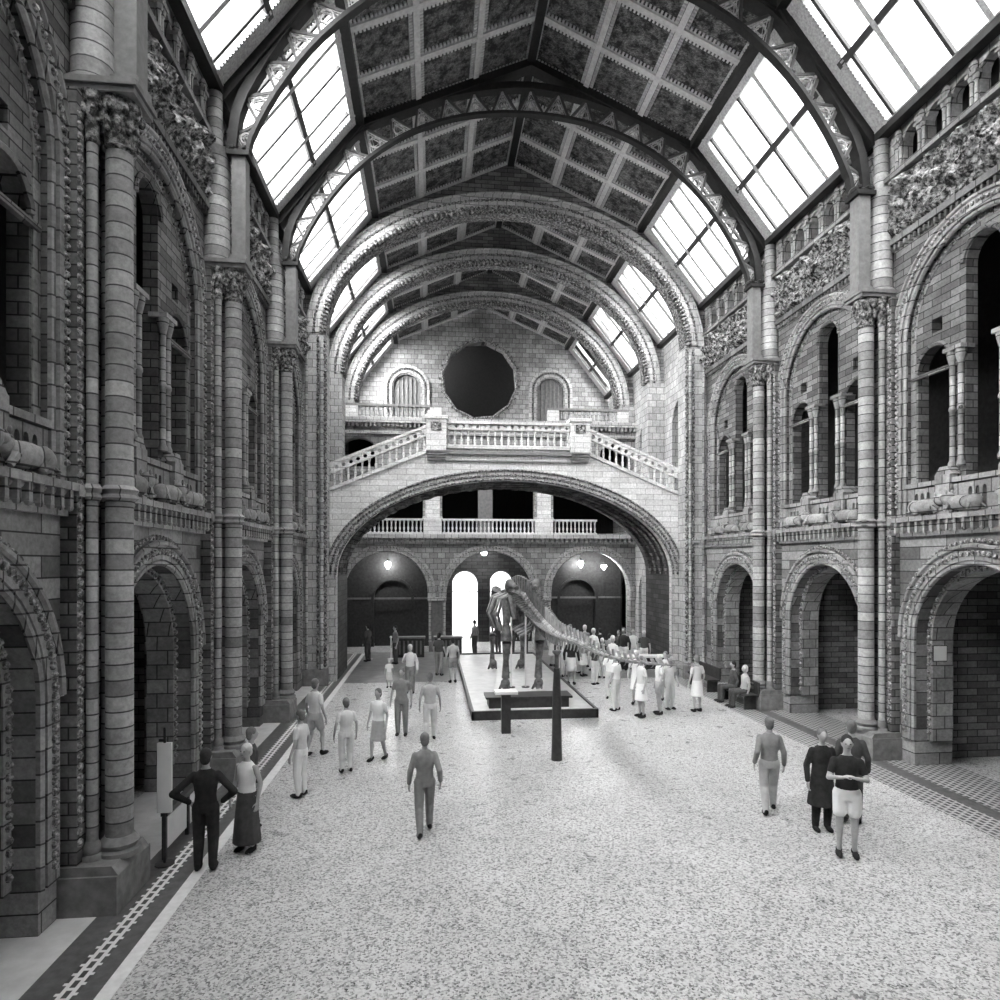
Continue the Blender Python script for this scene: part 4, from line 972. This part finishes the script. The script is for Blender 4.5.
person(3.08, 11.2, -.3, 'lone walking person in grey between the plinth and the right group', 'cloth_mid', 'cloth_grey', stride=.2, arms=('down', 'swing'), hair='hair_mid', h=1.72)
gl = [(-4.82, 14.3, .4, 'cloth_light', 'cloth_light', 'trousers', 'person in pale clothes on the left floor, nearest the white triangle of light'), (-4.2, 15.1, 2.6, 'cloth_white', 'cloth_grey', 'skirt', 'person in a white top and grey skirt among the left visitors'),
      (-5.5, 12.9, 1.2, 'cloth_light', 'cloth_white', 'trousers', 'person in a pale grey top closest to the left border strip'), (-3.03, 16.6, 0, 'cloth_grey', 'cloth_light', 'trousers', 'person in a mid-grey top and pale trousers, right of the left visitors'),
      (-3.77, 17.2, 3.0, 'cloth_mid', 'cloth_mid', 'trousers', 'person all in mid grey among the left visitors'), (-5.7, 15.6, -.6, 'cloth_light', 'cloth_grey', 'shorts', 'person in a pale top and grey shorts by the left border')]
for i, (x, y, r, a, b_, lw, lab) in enumerate(gl): person(x, y, r, lab, a, b_, lw, 'short', stride=(.15 if i % 2 else 0), hair='hair_mid', h=1.6+.04*i)
person(-4.52, 23.8, .2, 'small child in white standing left of the adult with a hat', 'cloth_white', 'cloth_light', 'skirt', 'short', hair='hair_light', h=1.05)
ad = person(-3.73, 22.7, 3.0, 'adult in a pale shirt and dark trousers on the left, far from the camera', 'cloth_light', 'cloth_mid', arms=('phone', 'down'), hair='hair_light', h=1.7)
person(-5.9, 30.3, 1, 'person in dark clothes before the left far arch', 'cloth_dark', 'cloth_dark', hair='hair_dark')
person(-4.6, 29.4, 2, 'person in a mid-grey top near the left far arch', 'cloth_mid', 'cloth_dark', 'trousers', 'short')
person(-2.2, 24.6, .3, 'person in a patterned pale top left of the skeleton', 'cloth_grey', 'cloth_mid', 'shorts', 'short', h=1.7)
person(-2.7, 26.2, -.5, 'person in a dark top behind the pale one left of the skeleton', 'cloth_dark', 'cloth_mid', 'trousers', 'short')
rnd = random.Random(5)
wc = [(2.6, 19.4), (3.1, 18.5), (3.75, 18.8), (4.3, 19.4), (3.5, 20.2), (4.6, 20.6), (2.9, 21.1), (5.0, 19.0)]
wd = ['near front left', 'foremost', 'front right', 'second right', 'middle', 'rear right', 'rear left', 'outermost right']
for i, (x, y) in enumerate(wc):
    lw = ['trousers', 'skirt', 'shorts'][i % 3]
    person(x, y, rnd.uniform(-3, 3), 'visitor in pale %s, %s of the pale group right of the plinth' % ({'trousers': 'trousers', 'skirt': 'skirt', 'shorts': 'shorts'}[lw], wd[i]), ['cloth_white', 'cloth_light'][i % 2], ['cloth_light', 'cloth_white', 'cloth_grey'][i % 3], lw, 'short', hair=['hair_light', 'hair_mid'][i % 2], h=rnd.uniform(1.6, 1.8))
k = 0
tone = ['cloth_black', 'cloth_white', 'cloth_dark', 'cloth_mid', 'cloth_light']
tn = dict(cloth_black='black', cloth_white='white', cloth_dark='dark', cloth_mid='mid-grey', cloth_light='pale')
rows = ['front', 'second', 'third', 'last']
for r in range(4):
    for c_ in range(6):
        x = 2.25+.72*c_+rnd.uniform(-.1, .1); y = 23.9+1.3*r+rnd.uniform(-.3, .3)
        if (y > 25.1 and y < 28.6 and x > 6.0) or (y < 25.6 and x > 3.8): continue
        tp = tone[k*7 % 5]
        person(x, y, rnd.uniform(-1, 1)+(PI if k % 3 else 0), 'visitor in a %s top in the right crowd, %s row, %s from the left' % (tn[tp], rows[r], ['first', 'second', 'third', 'fourth', 'fifth', 'sixth'][c_]), tp, tone[(k*3+2) % 3*2 % 5], 'trousers' if k % 4 else 'skirt', 'short' if k % 2 else 'long', hair=['hair_dark', 'hair_mid', 'hair_light'][k % 3], h=rnd.uniform(1.55, 1.85), group='visitors crowding under the right of the bridge'); k += 1
for i, (x, y) in enumerate(((.9, 31.8), (1.6, 32.0), (.3, 32.3), (-.9, 31.9))):
    person(x, y, .3*i, 'visitor before the entrance doors, %s from the left' % ['third', 'fourth', 'second', 'first'][i], tone[i], 'cloth_dark', group='visitors before the entrance doors')
person(6.78, 19.5, PI/2, 'person in grey seated on the nearer bench at the right wall', 'cloth_grey', 'cloth_dark', sleeves='short', sit=True, hair='hair_light', z=-.0)
person(6.78, 20.3, PI/2, 'person in dark clothes seated at the far end of the nearer right bench', 'cloth_dark', 'cloth_dark', sit=True, hair='hair_dark')
